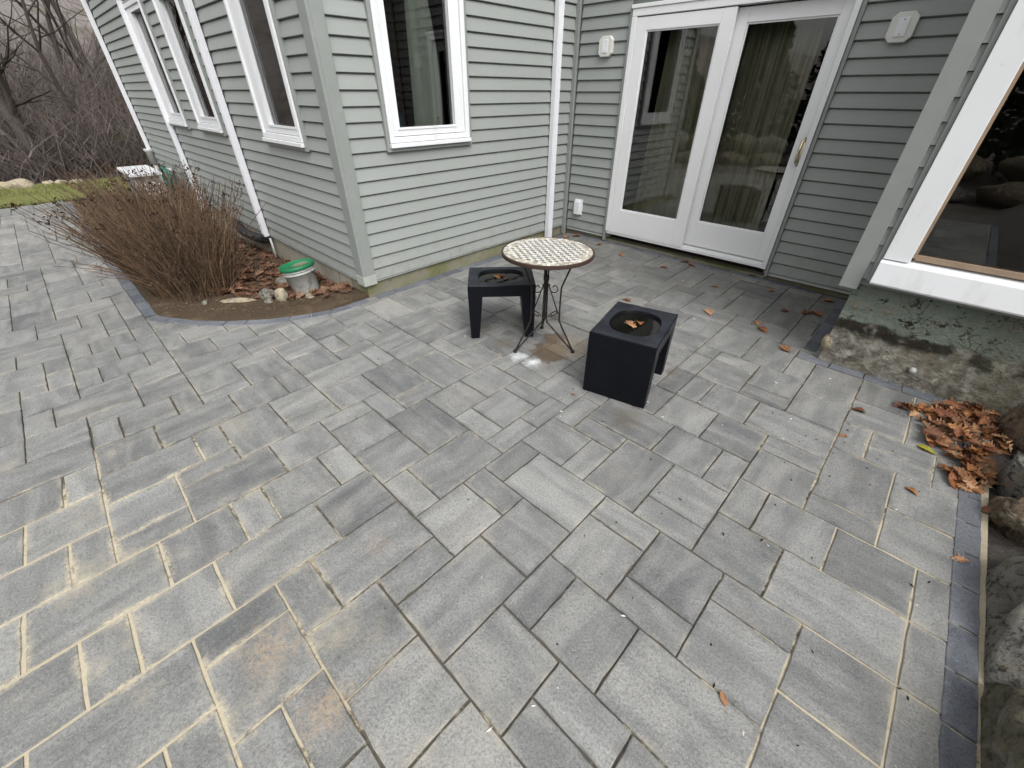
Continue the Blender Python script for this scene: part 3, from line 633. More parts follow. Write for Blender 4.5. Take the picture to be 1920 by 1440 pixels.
# footings
def rough_wall(T, u0, u1, o, z0, z1, mat, amp=.006, n=.05, lean=0., name='footing'):
    m_ = MB(); nu, nz = max(2, int((u1 - u0) / n)), max(2, int((z1 - z0) / n))
    for i in range(nu + 1):
        for j in range(nz + 1):
            u, z = u0 + (u1 - u0) * i / nu, z0 + (z1 - z0) * j / nz
            d = amp * (mnoise.noise((u * 5, z * 5, 2)) + .6 * mnoise.noise((u * 17, z * 17, 5))) + lean * (z1 - z)
            m_.v.append(T(u, o + d, z))
    k = nz + 1
    for i in range(nu):
        for j in range(nz): a = i * k + j; m_.f.append((a, a + k, a + k + 1, a + 1))
    b0 = len(m_.v); m_.v += [T(u0, o - .3, z0), T(u0, o - .3, z1), T(u1, o - .3, z1), T(u1, o - .3, z0)]
    m_.f += [(b0, b0 + 1, b0 + 2, b0 + 3), tuple([b0] + [j for j in range(k)] + [b0 + 1]), tuple([b0 + 3] + [nu * k + j for j in range(k)] + [b0 + 2]),
             tuple([b0 + 1] + [i * k + nz for i in range(nu + 1)] + [b0 + 2]), tuple([b0] + [i * k for i in range(nu + 1)] + [b0 + 3])]
    return m_.build(name, mat, house, smooth=False)
rough_wall(TA, -10.72, XB - .04, -.026, -.5, .139, M['footing_pale'])
rough_wall(TB, YA + .022, YC + .05, -.024, -.4, .141, M['footing'])
rough_wall(TC, XB + .0, DX0 - .01, -.045, -.4, cz_(.093), M['footing'], .008)
rough_wall(TC, DX0 - .01, DX1 + .01, -.030, -.4, .078, M['footing'], .012, .03)
rough_wall(TC, DX1 + .01, dx_(-.2), -.045, -.4, cz_(.093), M['footing'], .008)
rough_wall(TD, dx_(-.170), 4.0, -.040, -.35, dz_(.555), M['parge'], .011, .028, .03, 'parged_footing')
# roof slab, floors and back walls close the rooms
mb = MB(); mb.box(W, -10.9, XB + .10, YA - .10, 9, ZT, ZT + .12); mb.box(W, XB + .10, 4.2, YC - .10, 9, ZT, ZT + .12); mb.box(W, dx_(-.3), 4.2, YD - .10, YC - .10, ZT, ZT + .12); mb.build('roof', M['roof'], house)
mb = MB(); mb.box(W, -10.7, 4.0, 6.9, 7.0, -.2, ZT); mb.box(W, -10.75, -10.65, YA + .14, 6.9, -.2, ZT); mb.box(W, 3.9, 4.0, YD + .15, 6.9, -.2, ZT)
mb.box(W, -3.66, -3.60, YC + .16, 6.9, .1, ZT); mb.box(W, .0, .06, YC + .2, 6.9, .1, ZT)
mb.box(W, -10.6, XB - .15, YA + .16, 6.9, .06, .12); mb.box(W, XB - .1, 3.9, YC + .15, 6.9, .06, .10); mb.box(W, dx_(-.1), 3.9, YD + .15, YC + .1, .06, .11)
mb.build('inner_wall', M['room'], house)
mb = MB(); mb.box(W, -4.2, -4.12, 1.85, 4.0, .13, ZT - .05); mb.build('inner_partition', M['room_red'], house)

# ------------------------------------------------------------------ sliding patio door
f = MB(); fx0, fx1 = DX0, DX1
f.box(TC, fx0, fx0 + .052, -.10, .026, DZ0 + .03, DZ1 - .055); f.box(TC, fx1 - .040, fx1, -.10, .026, DZ0 + .0, DZ1 - .055); f.box(TC, fx0, fx1, -.10, .026, DZ1 - .055, DZ1)
door = f.build('sliding_door', M['white'], house, bevel=.004); door['label'] = 'white two panel sliding patio door with brass pull'
f = MB(); f.box(TC, fx0 + .002, fx1 - .042, -.10, .012, DZ0, DZ0 + .028); f.box(TC, fx0 + .054, fx1 - .044, -.030, -.018, DZ0 + .028, DZ0 + .048); f.box(TC, fx0 + .054, fx1 - .044, -.066, -.056, DZ0 + .028, DZ0 + .055); f.build('threshold', M['white'], door, bevel=.003)
f = MB(); f.box(TC, fx0 - .012, fx1 + .010, .003, .034, DZ1 + .002, DZ1 + .030); f.build('head_casing', M['white'], door, bevel=.003)
def dpanel(x0, x1, z0, z1, g0, g1, gz0, gz1, o0, o1):
    p = MB()
    p.box(TC, x0, g0, o0, o1, z0, z1); p.box(TC, g1, x1, o0, o1, z0, z1); p.box(TC, g0, g1, o0, o1 - .001, z0, gz0); p.box(TC, g0, g1, o0, o1 - .001, gz1, z1)
    d = p.build('door_panel', M['white'], door, bevel=.003)
    p = MB(); e = .012
    for a, b, c, q in ((g0, g0 + e, gz0, gz1), (g1 - e, g1, gz0, gz1), (g0 + e, g1 - e, gz0, gz0 + e), (g0 + e, g1 - e, gz1 - e, gz1)): p.box(TC, a, b, o0 + .012, o1 - .010, c, q)
    p.build('glazing_bead', M['white'], door, bevel=.002)
    p = MB(); p.box(TC, g0 + .004, g1 - .004, (o0 + o1) / 2 - .005, (o0 + o1) / 2 + .001, gz0 + .004, gz1 - .004); p.build('pane', M['glass'], door)
    return d
dpanel(cx_(-2.722), cx_(-1.808), cz_(.172), cz_(2.118), cx_(-2.612), cx_(-1.925), cz_(.432), cz_(2.020), -.012, .020)
dpanel(cx_(-1.83), cx_(-.985), cz_(.205), cz_(2.115), cx_(-1.722), cx_(-1.066), cz_(.446), cz_(2.016), -.062, -.030)
p = MB(); hx = cx_(-1.0); hz0, hz1 = cz_(1.045), cz_(1.235)
p.box(TC, hx - .012, hx + .030, -.030, -.018, hz0 - .014, hz1 + .010)
p.tube([TC(hx + .005, -.022, hz0 + .012), TC(hx + .000, .018, hz0 + .006), TC(hx - .004, .040, hz0 + .022), TC(hx - .005, .046, (hz0 + hz1) / 2), TC(hx - .004, .040, hz1 - .022), TC(hx + .000, .018, hz1 - .006), TC(hx + .005, -.022, hz1 - .012)], .0115, 8)
p.build('handle', M['brass'], door, smooth=True)
# blank cover plates where wall lamps used to hang, and the outlet box
def cover(u, z, w_, h_, name, label, cut=.03):
    m_ = MB(); a, b = w_ / 2, h_ / 2
    def ring(s, o): return [TC(u + x * s, o, z + y * s) for x, y in ((-a + cut, -b), (a - cut, -b), (a, -b + cut), (a, b - cut), (a - cut, b), (-a + cut, b), (-a, b - cut), (-a, -b + cut))]
    m_.v = ring(1, -.012) + ring(1, .020) + ring(.94, .026); m_.f = [tuple(range(8)), tuple(range(16, 24))] + [(r + i, r + (i + 1) % 8, r + 8 + (i + 1) % 8, r + 8 + i) for r in (0, 8) for i in range(8)]
    o = m_.build('mounting_block', M['plate'], house); o['label'] = label
    m_ = MB(); m_.box(TC, u - a * .43, u + a * .43, .026, .032, z - b * .62, z + b * .66); m_.build('blank_plate', M['vinyl_white'], o, bevel=.003)
    for s in (-.45, .5):
        m_ = MB(); m_.tube([TC(u, .0305, z + b * s), TC(u, .0335, z + b * s)], .0035, 8); m_.build('screw', M['iron'], o)
cover(cx_(-3.046), cz_(1.922), .158, .163, 'mounting_block', 'octagonal mounting block with blank plate left of the door')
cover(cx_(-.656), cz_(1.912), .150, .163, 'mounting_block', 'octagonal mounting block with blank plate right of the door')
ox = cx_(-3.215); m_ = MB(); m_.box(TC, ox - .052, ox + .056, -.010, .012, cz_(.285), cz_(.462)); o = m_.build('outlet_box', M['vinyl_white'], house, bevel=.004)
m_ = MB(); m_.box(TC, ox - .044, ox + .034, .012, .042, cz_(.292), cz_(.445)); m_.build('outlet_cover', M['vinyl_white'], o, bevel=.006)
m_ = MB(); m_.tube([TC(ox - .005, .02, cz_(.292)), TC(ox - .005, .02, cz_(.280))], .012, 8); m_.build('outlet_knockout', M['pvc'], o)

# ------------------------------------------------------------------ picture window in the projecting wall
jx0, jx1, gx0 = dx_(-.101), dx_(.022), dx_(.037)
f = MB(); f.box(TD, jx0, jx1, -.05, .034, dz_(.748), 2.52); f.box(TD, jx1, 3.2, -.05, .034, 2.40, 2.52); f.box(TD, 3.1, 3.2, -.05, .034, dz_(.748), 2.40)
pw = f.build('picture_window', M['vinyl_white'], house, bevel=.003); pw['label'] = 'large picture window with wide white jamb at the right edge'
f = MB(); s0, s1 = dz_(.60), dz_(.745)
f.add([TD(dx_(-.104), o, z) for o, z in ((-.05, s0), (.062, s0), (.068, s0 + .012), (.056, s1 - .012), (-.045, s1 + .012), (-.05, s1))] + [TD(3.22, o, z) for o, z in ((-.05, s0), (.062, s0), (.068, s0 + .012), (.056, s1 - .012), (-.045, s1 + .012), (-.05, s1))],
      [(0, 1, 2, 3, 4, 5), (6, 7, 8, 9, 10, 11)] + [(i, (i + 1) % 6, 6 + (i + 1) % 6, 6 + i) for i in range(6)]); f.build('sill', M['vinyl_white'], pw, bevel=.003)
f = MB(); f.box(TD, jx1, gx0, -.05, .016, dz_(.775), 2.40); f.box(TD, gx0, 3.1, -.05, .004, dz_(.762), dz_(.790)); f.build('wood_stop', M['wood'], pw)
f = MB(); f.box(TD, gx0 - .004, 3.1, -.024, -.018, dz_(.785), 2.405); f.build('pane', M['glass'], pw)
# ------------------------------------------------------------------ downspouts and drains
def downspout(T, u0, u1, z0, z1, name, label, d=.062):
    m_ = MB(); n = 7; prof = []
    for i in range(n):
        s = i / (n - 1); prof.append((u0 + (u1 - u0) * s, d - (.004 if i in (2, 4) else 0)))
    ring = [(u0, .006)] + prof + [(u1, .006)]; k = len(ring); m_.v = [T(u, o, z) for z in (z0, z1) for u, o in ring]
    m_.f = [tuple(range(k)), tuple(k + i for i in range(k))] + [(i, (i + 1) % k, k + (i + 1) % k, k + i) for i in range(k)]
    o = m_.build('downspout', M['gutter'], house, bevel=.003); o['label'] = label; return o
downspout(TB, 4.115, 4.195, .035, ZT, 'downspout', 'white downspout near the inside corner left of the door')
ds2 = downspout(TA, -5.675, -5.595, .135, ZT, 'downspout', 'white downspout ending in a black drain pipe above the leaf bed')
ds1 = downspout(TA, -8.345, -8.27, .03, 2.46, 'downspout', 'white downspout beside the farthest tall window')
ds3 = downspout(TA, -10.70, -10.63, .66, ZT, 'downspout', 'white downspout at the far corner of the left wall')
m_ = MB(); m_.tube([TA(-10.66, .045, .70), TA(-10.66, .045, .66), TA(-10.66, .045, .648), TA(-10.66, .045, .46)], [.075, .075, .06, .06], 12); m_.tube([TA(-10.66, .045, .46), TA(-10.66, .045, -.3)], .035, 10); m_.build('drain_adapter', M['pvc'], ds3, smooth=True)
m_ = MB(); pts = [TA(-5.635, .032, .15), TA(-5.66, .034, .095), TA(-5.78, .045, .07), TA(-6.05, .055, .055), TA(-6.35, .07, .05), TA(-6.6, .05, .07), TA(-6.75, .04, .10)]
q = []; 
for a, b in zip(pts, pts[1:]):
    for i in range(6): q.append(tuple(Vector(a).lerp(Vector(b), i / 6)))
m_.tube(q, [.048 + (.006 if i % 2 else 0) for i in range(len(q))], 10); m_.build('drain_hose', M['black_rubber'], ds2, smooth=True)
m_ = MB(); m_.tube([TA(-5.56, .02, .12), TA(-5.53, .03, -.1)], .013, 8); m_.build('stub_pipe', M['pvc'], ds2, smooth=True)

# ------------------------------------------------------------------ curtains (hang inside, things of their own)
def curtain(P, u0, u1, z0, z1, mat, name, label, amp=.035, fr=46, seed=0, flare=0.):
    m_ = MB(); n = int((u1 - u0) / .008); rows = 14
    for j in range(rows + 1):
        z = z0 + (z1 - z0) * j / rows
        for i in range(n + 1):
            s = i / n; u = u0 + (u1 - u0) * s - flare * (1 - j / rows) * (1 - s); a = amp * (.75 + .25 * j / rows)
            m_.v.append(P(u, a * (math.sin(s * (u1 - u0) * fr + .5 * math.sin(z * 1.3 + seed)) + .35 * math.sin(s * (u1 - u0) * fr * 2.3 + seed)), z))
    for j in range(rows):
        for i in range(n): b = j * (n + 1) + i; m_.f.append((b, b + 1, b + n + 2, b + n + 1))
    o = m_.build(name, mat, None, smooth=True, recalc=False); sm = o.modifiers.new('thick', 'SOLIDIFY'); sm.thickness = .002
    tag(o, label, 'curtain'); return o
curtain(lambda u, o, z: (u, YC + .27 + o, z), cx_(-2.50), cx_(-1.92), .2, 2.3, M['curtain'], 'curtain', 'beige curtain hanging behind the left pane of the sliding door', flare=.12)
curtain(lambda u, o, z: (u, YC + .29 + o, z), cx_(-1.86), cx_(-1.20), .2, 2.3, M['curtain'], 'curtain', 'beige curtain behind the right pane of the sliding door', seed=2)
curtain(lambda u, o, z: (XB - .25 + o, u, z), 2.58, 2.92, .5, 2.6, M['sheer'], 'curtain', 'pale grey curtain inside the tall window facing the patio', amp=.022, fr=60, seed=4, flare=.06)
for i, (a, b, lb) in enumerate(((-4.42, -4.02, 'nearest the corner post'), (-6.45, -6.1, 'between the two downspouts'), (-8.0, -7.7, 'beside the far downspout'))):
    curtain(lambda u, o, z: (u, YA + .30 + o, z), a, b, .5, 2.6, M['curtain'], 'curtain', 'dim beige curtain inside the tall side window ' + lb, amp=.02, fr=60, seed=i)
# armchair back seen through the patio side window
m_ = MB(); m_.lathe([(.0, .0), (.17, .0), (.19, .35), (.17, .47), (.09, .53), (.0, .54)], 20, (XB - .55, 2.42, .90)); tag(m_.build('chair_back', m_simple('blue_fabric', (.05, .09, .13), .9, .1, .2, 30), smooth=True), 'rounded blue chair back just inside the patio side window', 'chair')
m_ = MB(); m_.lathe([(.0, .12), (.22, .12), (.22, .16), (.03, .18), (.03, .86), (.0, .88)], 20, (XB - .55, 2.42, 0)); setp(m_.build('pedestal', M['iron'], None, smooth=True), bpy.data.objects['chair_back'])

# ================================================================== OBJECTS
# ------------------------------------------------------------------ black resin stools with water standing in the dished tops
def squircle(t, a, b, p=2.6):
    c, s = math.cos(t), math.sin(t); return (a * math.copysign(abs(c) ** (2 / p), c), b * math.copysign(abs(s) ** (2 / p), s))
def stool(loc, ang, label):
    SL, SW, SHH = .245, .195, .42
    e = tag(empty('stool', loc), label, 'stool', 'black cube stools')
    rot = Matrix.Rotation(ang, 4, 'Z'); base = Matrix.Translation(loc) @ rot
    P = lambda x, y, z: tuple(base @ Vector((x, y, z)))
    mb = MB(); ca_ = math.atan2(SW, SL); ts = sorted([2 * math.pi * (i + .5) / 64 for i in range(64)] + [ca_, math.pi - ca_, math.pi + ca_, 2 * math.pi - ca_]); n = len(ts)
    def rect(t, a, b, r=.012):
        c, s = math.cos(t), math.sin(t); k = min(a / max(abs(c), 1e-6), b / max(abs(s), 1e-6)); return (c * k, s * k)
    loops = []
    for a, b, z in ((SL - .10, SW - .03, .334), (SL, SW, .335), (SL, SW, SHH - .006), (SL - .004, SW - .004, SHH - .001), (SL - .008, SW - .008, SHH)): loops.append([P(*rect(t_, a, b), z) for t_ in ts])
    for a, b, z in ((.172, .145, SHH), (.168, .141, SHH - .004), (.163, .136, SHH - .022), (.13, .11, SHH - .045), (.05, .04, SHH - .052)): loops.append([P(*squircle(t_, a, b), z) for t_ in ts])
    for l in loops: mb.v += l
    for r in range(len(loops) - 1):
        for i in range(n): mb.f.append((r * n + i, r * n + (i + 1) % n, (r + 1) * n + (i + 1) % n, (r + 1) * n + i))
    mb.f.append(tuple(range(n))); mb.f.append(tuple((len(loops) - 1) * n + i for i in range(n)))
    setp(mb.build('seat', M['resin']), e)
    for s in (-1, 1):
        mb = MB(); o_, i1, i0 = SL, SL - .105, SL - .070
        mb.add([P(s * x, y, z) for x, z in ((o_, .335), (i1, .335), (i0, .0), (o_ - .006, .0)) for y in (-SW, SW)], [(0, 2, 4, 6), (1, 3, 5, 7), (0, 1, 3, 2), (2, 3, 5, 4), (4, 5, 7, 6), (6, 7, 1, 0)])
        setp(mb.build('side_panel', M['resin']), e)
    mb = MB(); mb.v = [P(*squircle(t_, .1645, .1375), SHH - .018) for t_ in ts] + [P(0, 0, SHH - .018)]; mb.f = [(i, (i + 1) % n, n) for i in range(n)]
    wo_ = mb.build('water', M['water']); setp(wo_, e); wo_['label'] = 'dark rainwater pooled in the dished top'
    return e, P
s1_, P1 = stool((-2.141, 2.106, .002), R(46.8), 'black cube stool with arched opening, standing behind the mosaic table')
s2_, P2 = stool((-1.017, 2.126, .002), R(103.2), 'black cube stool nearest the viewer, right of the mosaic table')

# ------------------------------------------------------------------ bistro table: mosaic top on three scrolled iron legs
TX, TY, TH, TR = -1.716, 2.122, .70, .305
tab = tag(empty('bistro_table', (TX, TY, 0)), 'round bistro table with white and grey mosaic top and scrolled iron legs', 'table')
mb = MB(); mb.lathe([(TR - .03, TH - .024), (TR - .002, TH - .024), (TR, TH - .02), (TR, TH - .003), (TR - .004, TH), (TR - .010, TH), (TR - .012, TH - .003)], 72, (TX, TY, 0)); setp(mb.build('rim', M['rust'], smooth=False), tab)
mb = MB(); mb.lathe([(.0, TH - .018), (TR - .011, TH - .018), (TR - .011, TH - .0025), (.0, TH - .0025)], 72, (TX, TY, 0)); setp(mb.build('table_top', M['grout']), tab)
mb = MB(); tc_ = []; rt = random.Random(3); ta = R(14); pit = .0335
def tile(x, y, a, b, c, z=.0):
    pts = [(x - a, y - b), (x + a, y - b), (x + a, y + b), (x - a, y + b)]; o = len(mb.v); h = TH + .0005 + rt.uniform(0, .0012)
    for dz, k in ((-.004, 1.), (.0, .94)):
        for px, py in pts:
            qx, qy = x + (px - x) * k, y + (py - y) * k; mb.v.append((TX + qx * math.cos(ta) - qy * math.sin(ta), TY + qx * math.sin(ta) + qy * math.cos(ta), h + dz)); tc_.append((*c, 1))
    mb.f.append((o + 4, o + 5, o + 6, o + 7)); mb.f.extend([(o + i, o + (i + 1) % 4, o + 4 + (i + 1) % 4, o + 4 + i) for i in range(4)])
def shade(lo, hi, kk): v = rt.uniform(lo, hi); return tuple(v * k for k in kk)
WHT = lambda: shade(.50, .68, (1, .985, .94)); GRY = lambda: shade(.13, .26, (1, .97, .87)); TAN = lambda: shade(.26, .50, (1, .92, .78))
for i in range(-9, 10):
    for j in range(-9, 10):
        x, y = i * pit * .82, j * pit * .82
        if math.hypot(x, y) > TR - .058: continue
        if (i + j) % 2 == 0: tile(x, y, .0125, .0125, WHT())
        elif i % 2 == 0: tile(x, y, .0088, .0125, GRY())
        else: tile(x, y, .0125, .0088, GRY())
for rr_, nn in ((TR - .046, 58), (TR - .024, 66)):
    for i in range(nn):
        a = 2 * math.pi * i / nn; x, y = rr_ * math.cos(a), rr_ * math.sin(a); o = len(mb.v); c = TAN() if rt.random() < .75 else WHT(); h = TH + .0005 + rt.uniform(0, .001)
        for dz, k in ((-.004, 1.), (.0, .92)):
            for da, dr in ((-1, -1), (1, -1), (1, 1), (-1, 1)):
                aa = a + da * math.pi / nn * .86 * k * rt.uniform(.85, 1.1); r2 = rr_ + dr * .0092 * k; mb.v.append((TX + r2 * math.cos(aa), TY + r2 * math.sin(aa), h + dz)); tc_.append((*c, 1))
        mb.f.append((o + 4, o + 5, o + 6, o + 7)); mb.f.extend([(o + q, o + (q + 1) % 4, o + 4 + (q + 1) % 4, o + 4 + q) for q in range(4)])
mo = mb.build('mosaic_tiles', M['tile'], recalc=False, colors=tc_); setp(mo, tab); mo['kind'] = 'stuff'
def bez(pts, n=10):
    out = []; P_ = [Vector(p) for p in pts]; P_ = [P_[0] * 2 - P_[1]] + P_ + [P_[-1] * 2 - P_[-2]]
    for i in range(1, len(P_) - 2):
        for s in range(n):
            t_ = s / n; a, b, c, d = P_[i - 1:i + 3]
            out.append(.5 * ((2 * b) + (c - a) * t_ + (2 * a - 5 * b + 4 * c - d) * t_ * t_ + (3 * b - a - 3 * c + d) * t_ ** 3))
    return out + [P_[-2]]
for fx, fy in ((-1.781, 1.904), (-1.486, 2.183), (-1.887, 2.32)):
    a = math.atan2(fy - 2.136, fx - 1 * -1.718); ca, sa = math.cos(a), math.sin(a); Q = lambda r, z, t_=0.: (TX + ca * r - sa * t_, TY + sa * r + ca * t_, z)
    m_ = MB()
    m_.tube(bez([Q(.245, .010), Q(.19, .10), Q(.128, .205), Q(.118, .25), Q(.118, .44), Q(.13, .50), Q(.20, .68)], 6), .0062, 8)          # outer rod
    m_.tube(bez([Q(.243, .012), Q(.16, .075), Q(.05, .165), Q(.018, .20), Q(.014, .30), Q(.014, .54), Q(.03, .59), Q(.11, .675)], 6), .0062, 8)   # inner rod
    m_.tube([Q(.02, .47), Q(.108, .27)], .0042, 6)
    lg = m_.build('leg', M['iron'], smooth=True); setp(lg, tab)
    for zc, s in ((.455, 1), (.255, -1)):
        m_ = MB(); sp = [Q(.066 + (.044 - .0028 * i) * math.cos(i * .55 + (2.6 if s > 0 else -2.6)), zc + s * (.044 - .0028 * i) * math.sin(i * .55 + 2.6)) for i in range(13)]
        m_.tube(bez(sp, 3), .0036, 6); m_.build('scroll', M['iron'], lg, smooth=True)
    m_ = MB(); m_.lathe([(.0, .0), (.015, .0), (.015, .010), (.009, .018), (.0, .020)], 14, Q(.245, .002)); m_.build('foot', M['iron'], lg, smooth=True)
m_ = MB(); m_.tube([(TX, TY, .22), (TX, TY, .25)], .020, 12); m_.tube([(TX, TY, .50), (TX, TY, .53)], .020, 12); setp(m_.build('collar', M['iron']), tab)

# ------------------------------------------------------------------ leaves
def leaf_mesh(name, L_, lob, seed, mat, curl=.25, plain=False):
    r = random.Random(seed); ts = [(0, .02), (.10, .05), (.19, .20 * lob), (.26, .11), (.37, .35 * lob), (.45, .15), (.57, .38 * lob), (.65, .15), (.77, .27 * lob), (.84, .11), (.93, .10), (1, .0)]
    if plain: ts = [(0, .015), (.12, .12), (.3, .24), (.5, .28), (.7, .22), (.88, .10), (1, 0)]
    mb = MB(); a1, a2, tw = r.uniform(-curl, curl), r.uniform(.3, 1.6) * curl, r.uniform(-.5, .5)
    def put(x, y):
        z = a1 * (x - .5) ** 2 * 1.6 + a2 * y * y * 4 + tw * (x - .5) * y + .02 * math.sin(7 * x + seed); mb.v.append(((x - .5) * L_, y * L_, z * L_))
    rows = []
    for t_, w_ in ts:
        o = len(mb.v); k = r.uniform(.82, 1.15); k2 = r.uniform(.82, 1.15); tip = .04 if w_ > .18 else 0
        put(t_ + tip, -w_ * k); put(t_, -w_ * .45 * k); put(t_, 0); put(t_, w_ * .45 * k2); put(t_ + tip, w_ * k2); rows.append(o)
    for a, b in zip(rows, rows[1:]):
        for i in range(4): mb.f.append((a + i, a + i + 1, b + i + 1, b + i))
    o = len(mb.v); mb.v += [(-.5 * L_ - .03, .0, .0), (-.5 * L_ - .03, .002, .0), mb.v[rows[0] + 3], mb.v[rows[0] + 1]]; mb.f.append((o, o + 1, o + 2, o + 3))
    me = bpy.data.meshes.new(name); me.from_pydata(mb.v, [], mb.f); me.materials.append(mat); me.polygons.foreach_set('use_smooth', [True] * len(me.polygons))
    me['lift'] = -min(v[2] for v in mb.v); return me
LM = [leaf_mesh('oak_leaf', .13, 1, i, M['leaf'], .30) for i in range(6)]
LBM = [leaf_mesh('oak_leaf', .145, 1, 20 + i, M['leaf_bed'], .38) for i in range(7)]
LT = leaf_mesh('oak_leaf', .125, .9, 40, M['leaf_tan'], .2); LG = leaf_mesh('green_leaf', .11, 1, 41, M['leaf_green'], .3, True); LP = [leaf_mesh('small_leaf', .07, 1, 42 + i, M['leaf'], .3, True) for i in range(2)]
def put_leaf(me, x, y, rz, scale=1., tilt=(0, 0), dz=.0, name='oak_leaf', parent=None, z=None):
    o = bpy.data.objects.new(name, me); col.objects.link(o); g = G(x, y) if z is None else (x, y, z)
    o.rotation_euler = (tilt[0], tilt[1], rz); o.scale = (scale,) * 3; o.location = (g[0], g[1], g[2] + me['lift'] * scale * .75 + .004 + dz)
    if parent: setp(o, parent)
    return o
rl = random.Random(11)
SINGLE = [  # survey x, y, mesh, turn, scale, label
    (-1.04, 3.52, LT, 2.2, 1.25, 'pale tan oak leaf lying alone on the pavers behind the right stool'), (-.58, 4.0, LM[1], .5, .75, 'small star shaped oak leaf on the pavers below the door corner'),
    (-.67, 3.60, LM[4], 1.9, .95, 'dark curled oak leaf, rear one of two touching near the door'), (-.60, 3.50, LM[3], 2.5, 1.0, 'orange oak leaf, front one of two touching near the door'),
    (-.36, 4.12, LM[0], 2.3, 1.15, 'brown oak leaf by the charcoal border, right one of a pair'), (-.43, 4.08, LM[2], .9, 1.0, 'brown oak leaf by the charcoal border, left one of a pair'),
    (-.37, 3.28, LM[2], 2.6, 1.0, 'reddish brown oak leaf beside the border corner'), (-1.24, 4.13, LM[5], .4, .75, 'small brown oak leaf below the right door panel'),
    (-.81, 4.40, LM[1], 1.2, .8, 'orange oak leaf on the pavers right of the door'), (-1.07, 4.70, LM[4], .2, 1.1, 'brown oak leaf against the footing under the door'),
    (-.36, 4.50, LM[3], .1, 1.0, 'orange oak leaf caught in the corner by the projecting wall'), (-2.81, 4.47, LM[2], .3, .8, 'dark red oak leaf beside the left door jamb'),
    (-2.40, 4.32, LM[3], 2.8, .85, 'orange oak leaf below the left door panel'), (-1.85, 4.28, LM[5], .2, .95, 'brown oak leaf below the middle of the door'),
    (-1.75, 4.61, LM[1], .4, 1.0, 'orange oak leaf under the door sill, upper of two'), (-1.66, 4.56, LM[0], 2.7, 1.0, 'brown oak leaf under the door sill, lower of two'),
    (-1.68, 3.25, LM[5], .1, .8, 'brown oak leaf just behind the right stool'), (-3.24, 4.58, LM[3], .5, 1.2, 'large tan oak leaf in the inside corner by the downspout'), (-3.3, 4.45, LM[4], 1.5, 1.1, 'dark oak leaf at the foot of the corner downspout'),
    (.14, .81, LP[0], 2.2, .8, 'tiny orange leaf scrap in a paver joint at the front'), (.645, 1.95, LT, .6, .62, 'pale tan leaf on the charcoal border at the right'),
    (.16, 2.81, LP[1], .1, 1.35, 'narrow brown leaf on the pavers left of the leaf pile'), (.14, 2.49, LP[0], 1.0, .9, 'small brown leaf left of the dark square paver'),
    (.46, 2.26, LP[1], 2.6, 1.0, 'small red leaf in front of the leaf pile'), (.48, 2.67, LG, 2.75, 1.05, 'yellow green leaf at the edge of the leaf pile'), (.73, 2.37, LP[0], .9, 1.5, 'red brown leaf against the boulders below the leaf pile'),
    (-1.16, 1.76, LP[0], .3, .55, 'tiny brown leaf at the foot of the right stool')]
for x, y, me, rz, s, lb in SINGLE: tag(put_leaf(me, x, y, rz, s * .82, (rl.uniform(-.12, .12), rl.uniform(-.12, .12))), lb, 'leaf', 'loose leaves on the patio')
for P, sn in ((P1, 'behind the table'), (P2, 'nearest the viewer')):
    for i, (dx, dy) in enumerate(((-.03, .01), (.035, -.02), (.0, .035))):
        q = P(dx, dy, .399); o = put_leaf(LM[(i * 2 + 1) % 6], q[0], q[1], i * 2.1, .55, (.1, .2), z=q[2], name='wet_leaf')
        tag(o, ('orange', 'brown', 'dark')[i] + ' wet leaf floating in the water of the stool ' + sn, 'leaf', 'leaves floating in the stool tops')
pile = tag(empty('leaf_pile', G(.62, 2.9)), 'heap of orange brown oak leaves caught in the corner by the boulders', 'leaf pile')
POLY = [(.31, 3.03), (.53, 3.21), (.68, 3.38), (.74, 3.15), (.76, 2.9), (.73, 2.6), (.68, 2.42), (.58, 2.46), (.56, 2.66), (.47, 2.72), (.46, 2.9)]
def inpoly(x, y, P_):
    c = False
    for (a, b), (d, e) in zip(P_, P_[1:] + P_[:1]):
        if (b > y) != (e > y) and x < a + (d - a) * (y - b) / (e - b): c = not c
    return c
n_ = 0
while n_ < 210:
    x, y = rl.uniform(.3, .78), rl.uniform(2.4, 3.4)
    if not inpoly(x, y, POLY): continue
    core = max(0, 1 - abs(x - .66) / .3) * max(0, 1 - abs(y - 2.92) / .55)
    put_leaf(LM[rl.randrange(6)], x, y, rl.uniform(0, 6.3), rl.uniform(.42, .78), (rl.uniform(-.5, .5), rl.uniform(-.5, .5)), rl.random() * .09 * core + .004, name='leaf', parent=pile); n_ += 1
litter = tag(empty('leaf_litter', G(-4.6, 1.2)), 'deep drift of brown oak leaves in the bed between shrub and wall', 'leaf litter'); n_ = 0
while n_ < 290:
    x, y = rl.uniform(-6.8, -3.55), rl.uniform(.5, 1.62)
    d = (y - .62) - max(0, (x + 4.6)) * .75
    if d < -.08 + rl.random() * .12 or x > -3.75 and y < 1.35: continue
    if n_ > 120 and x < -5.4: continue
    b = bed_z(x, y); put_leaf(LBM[rl.randrange(7)], b[0], b[1], rl.uniform(0, 6.3), rl.uniform(.5, .95), (rl.uniform(-.4, .4), rl.uniform(-.4, .4)), rl.random() * .035, name='leaf', parent=litter, z=b[2] - .01); n_ += 1

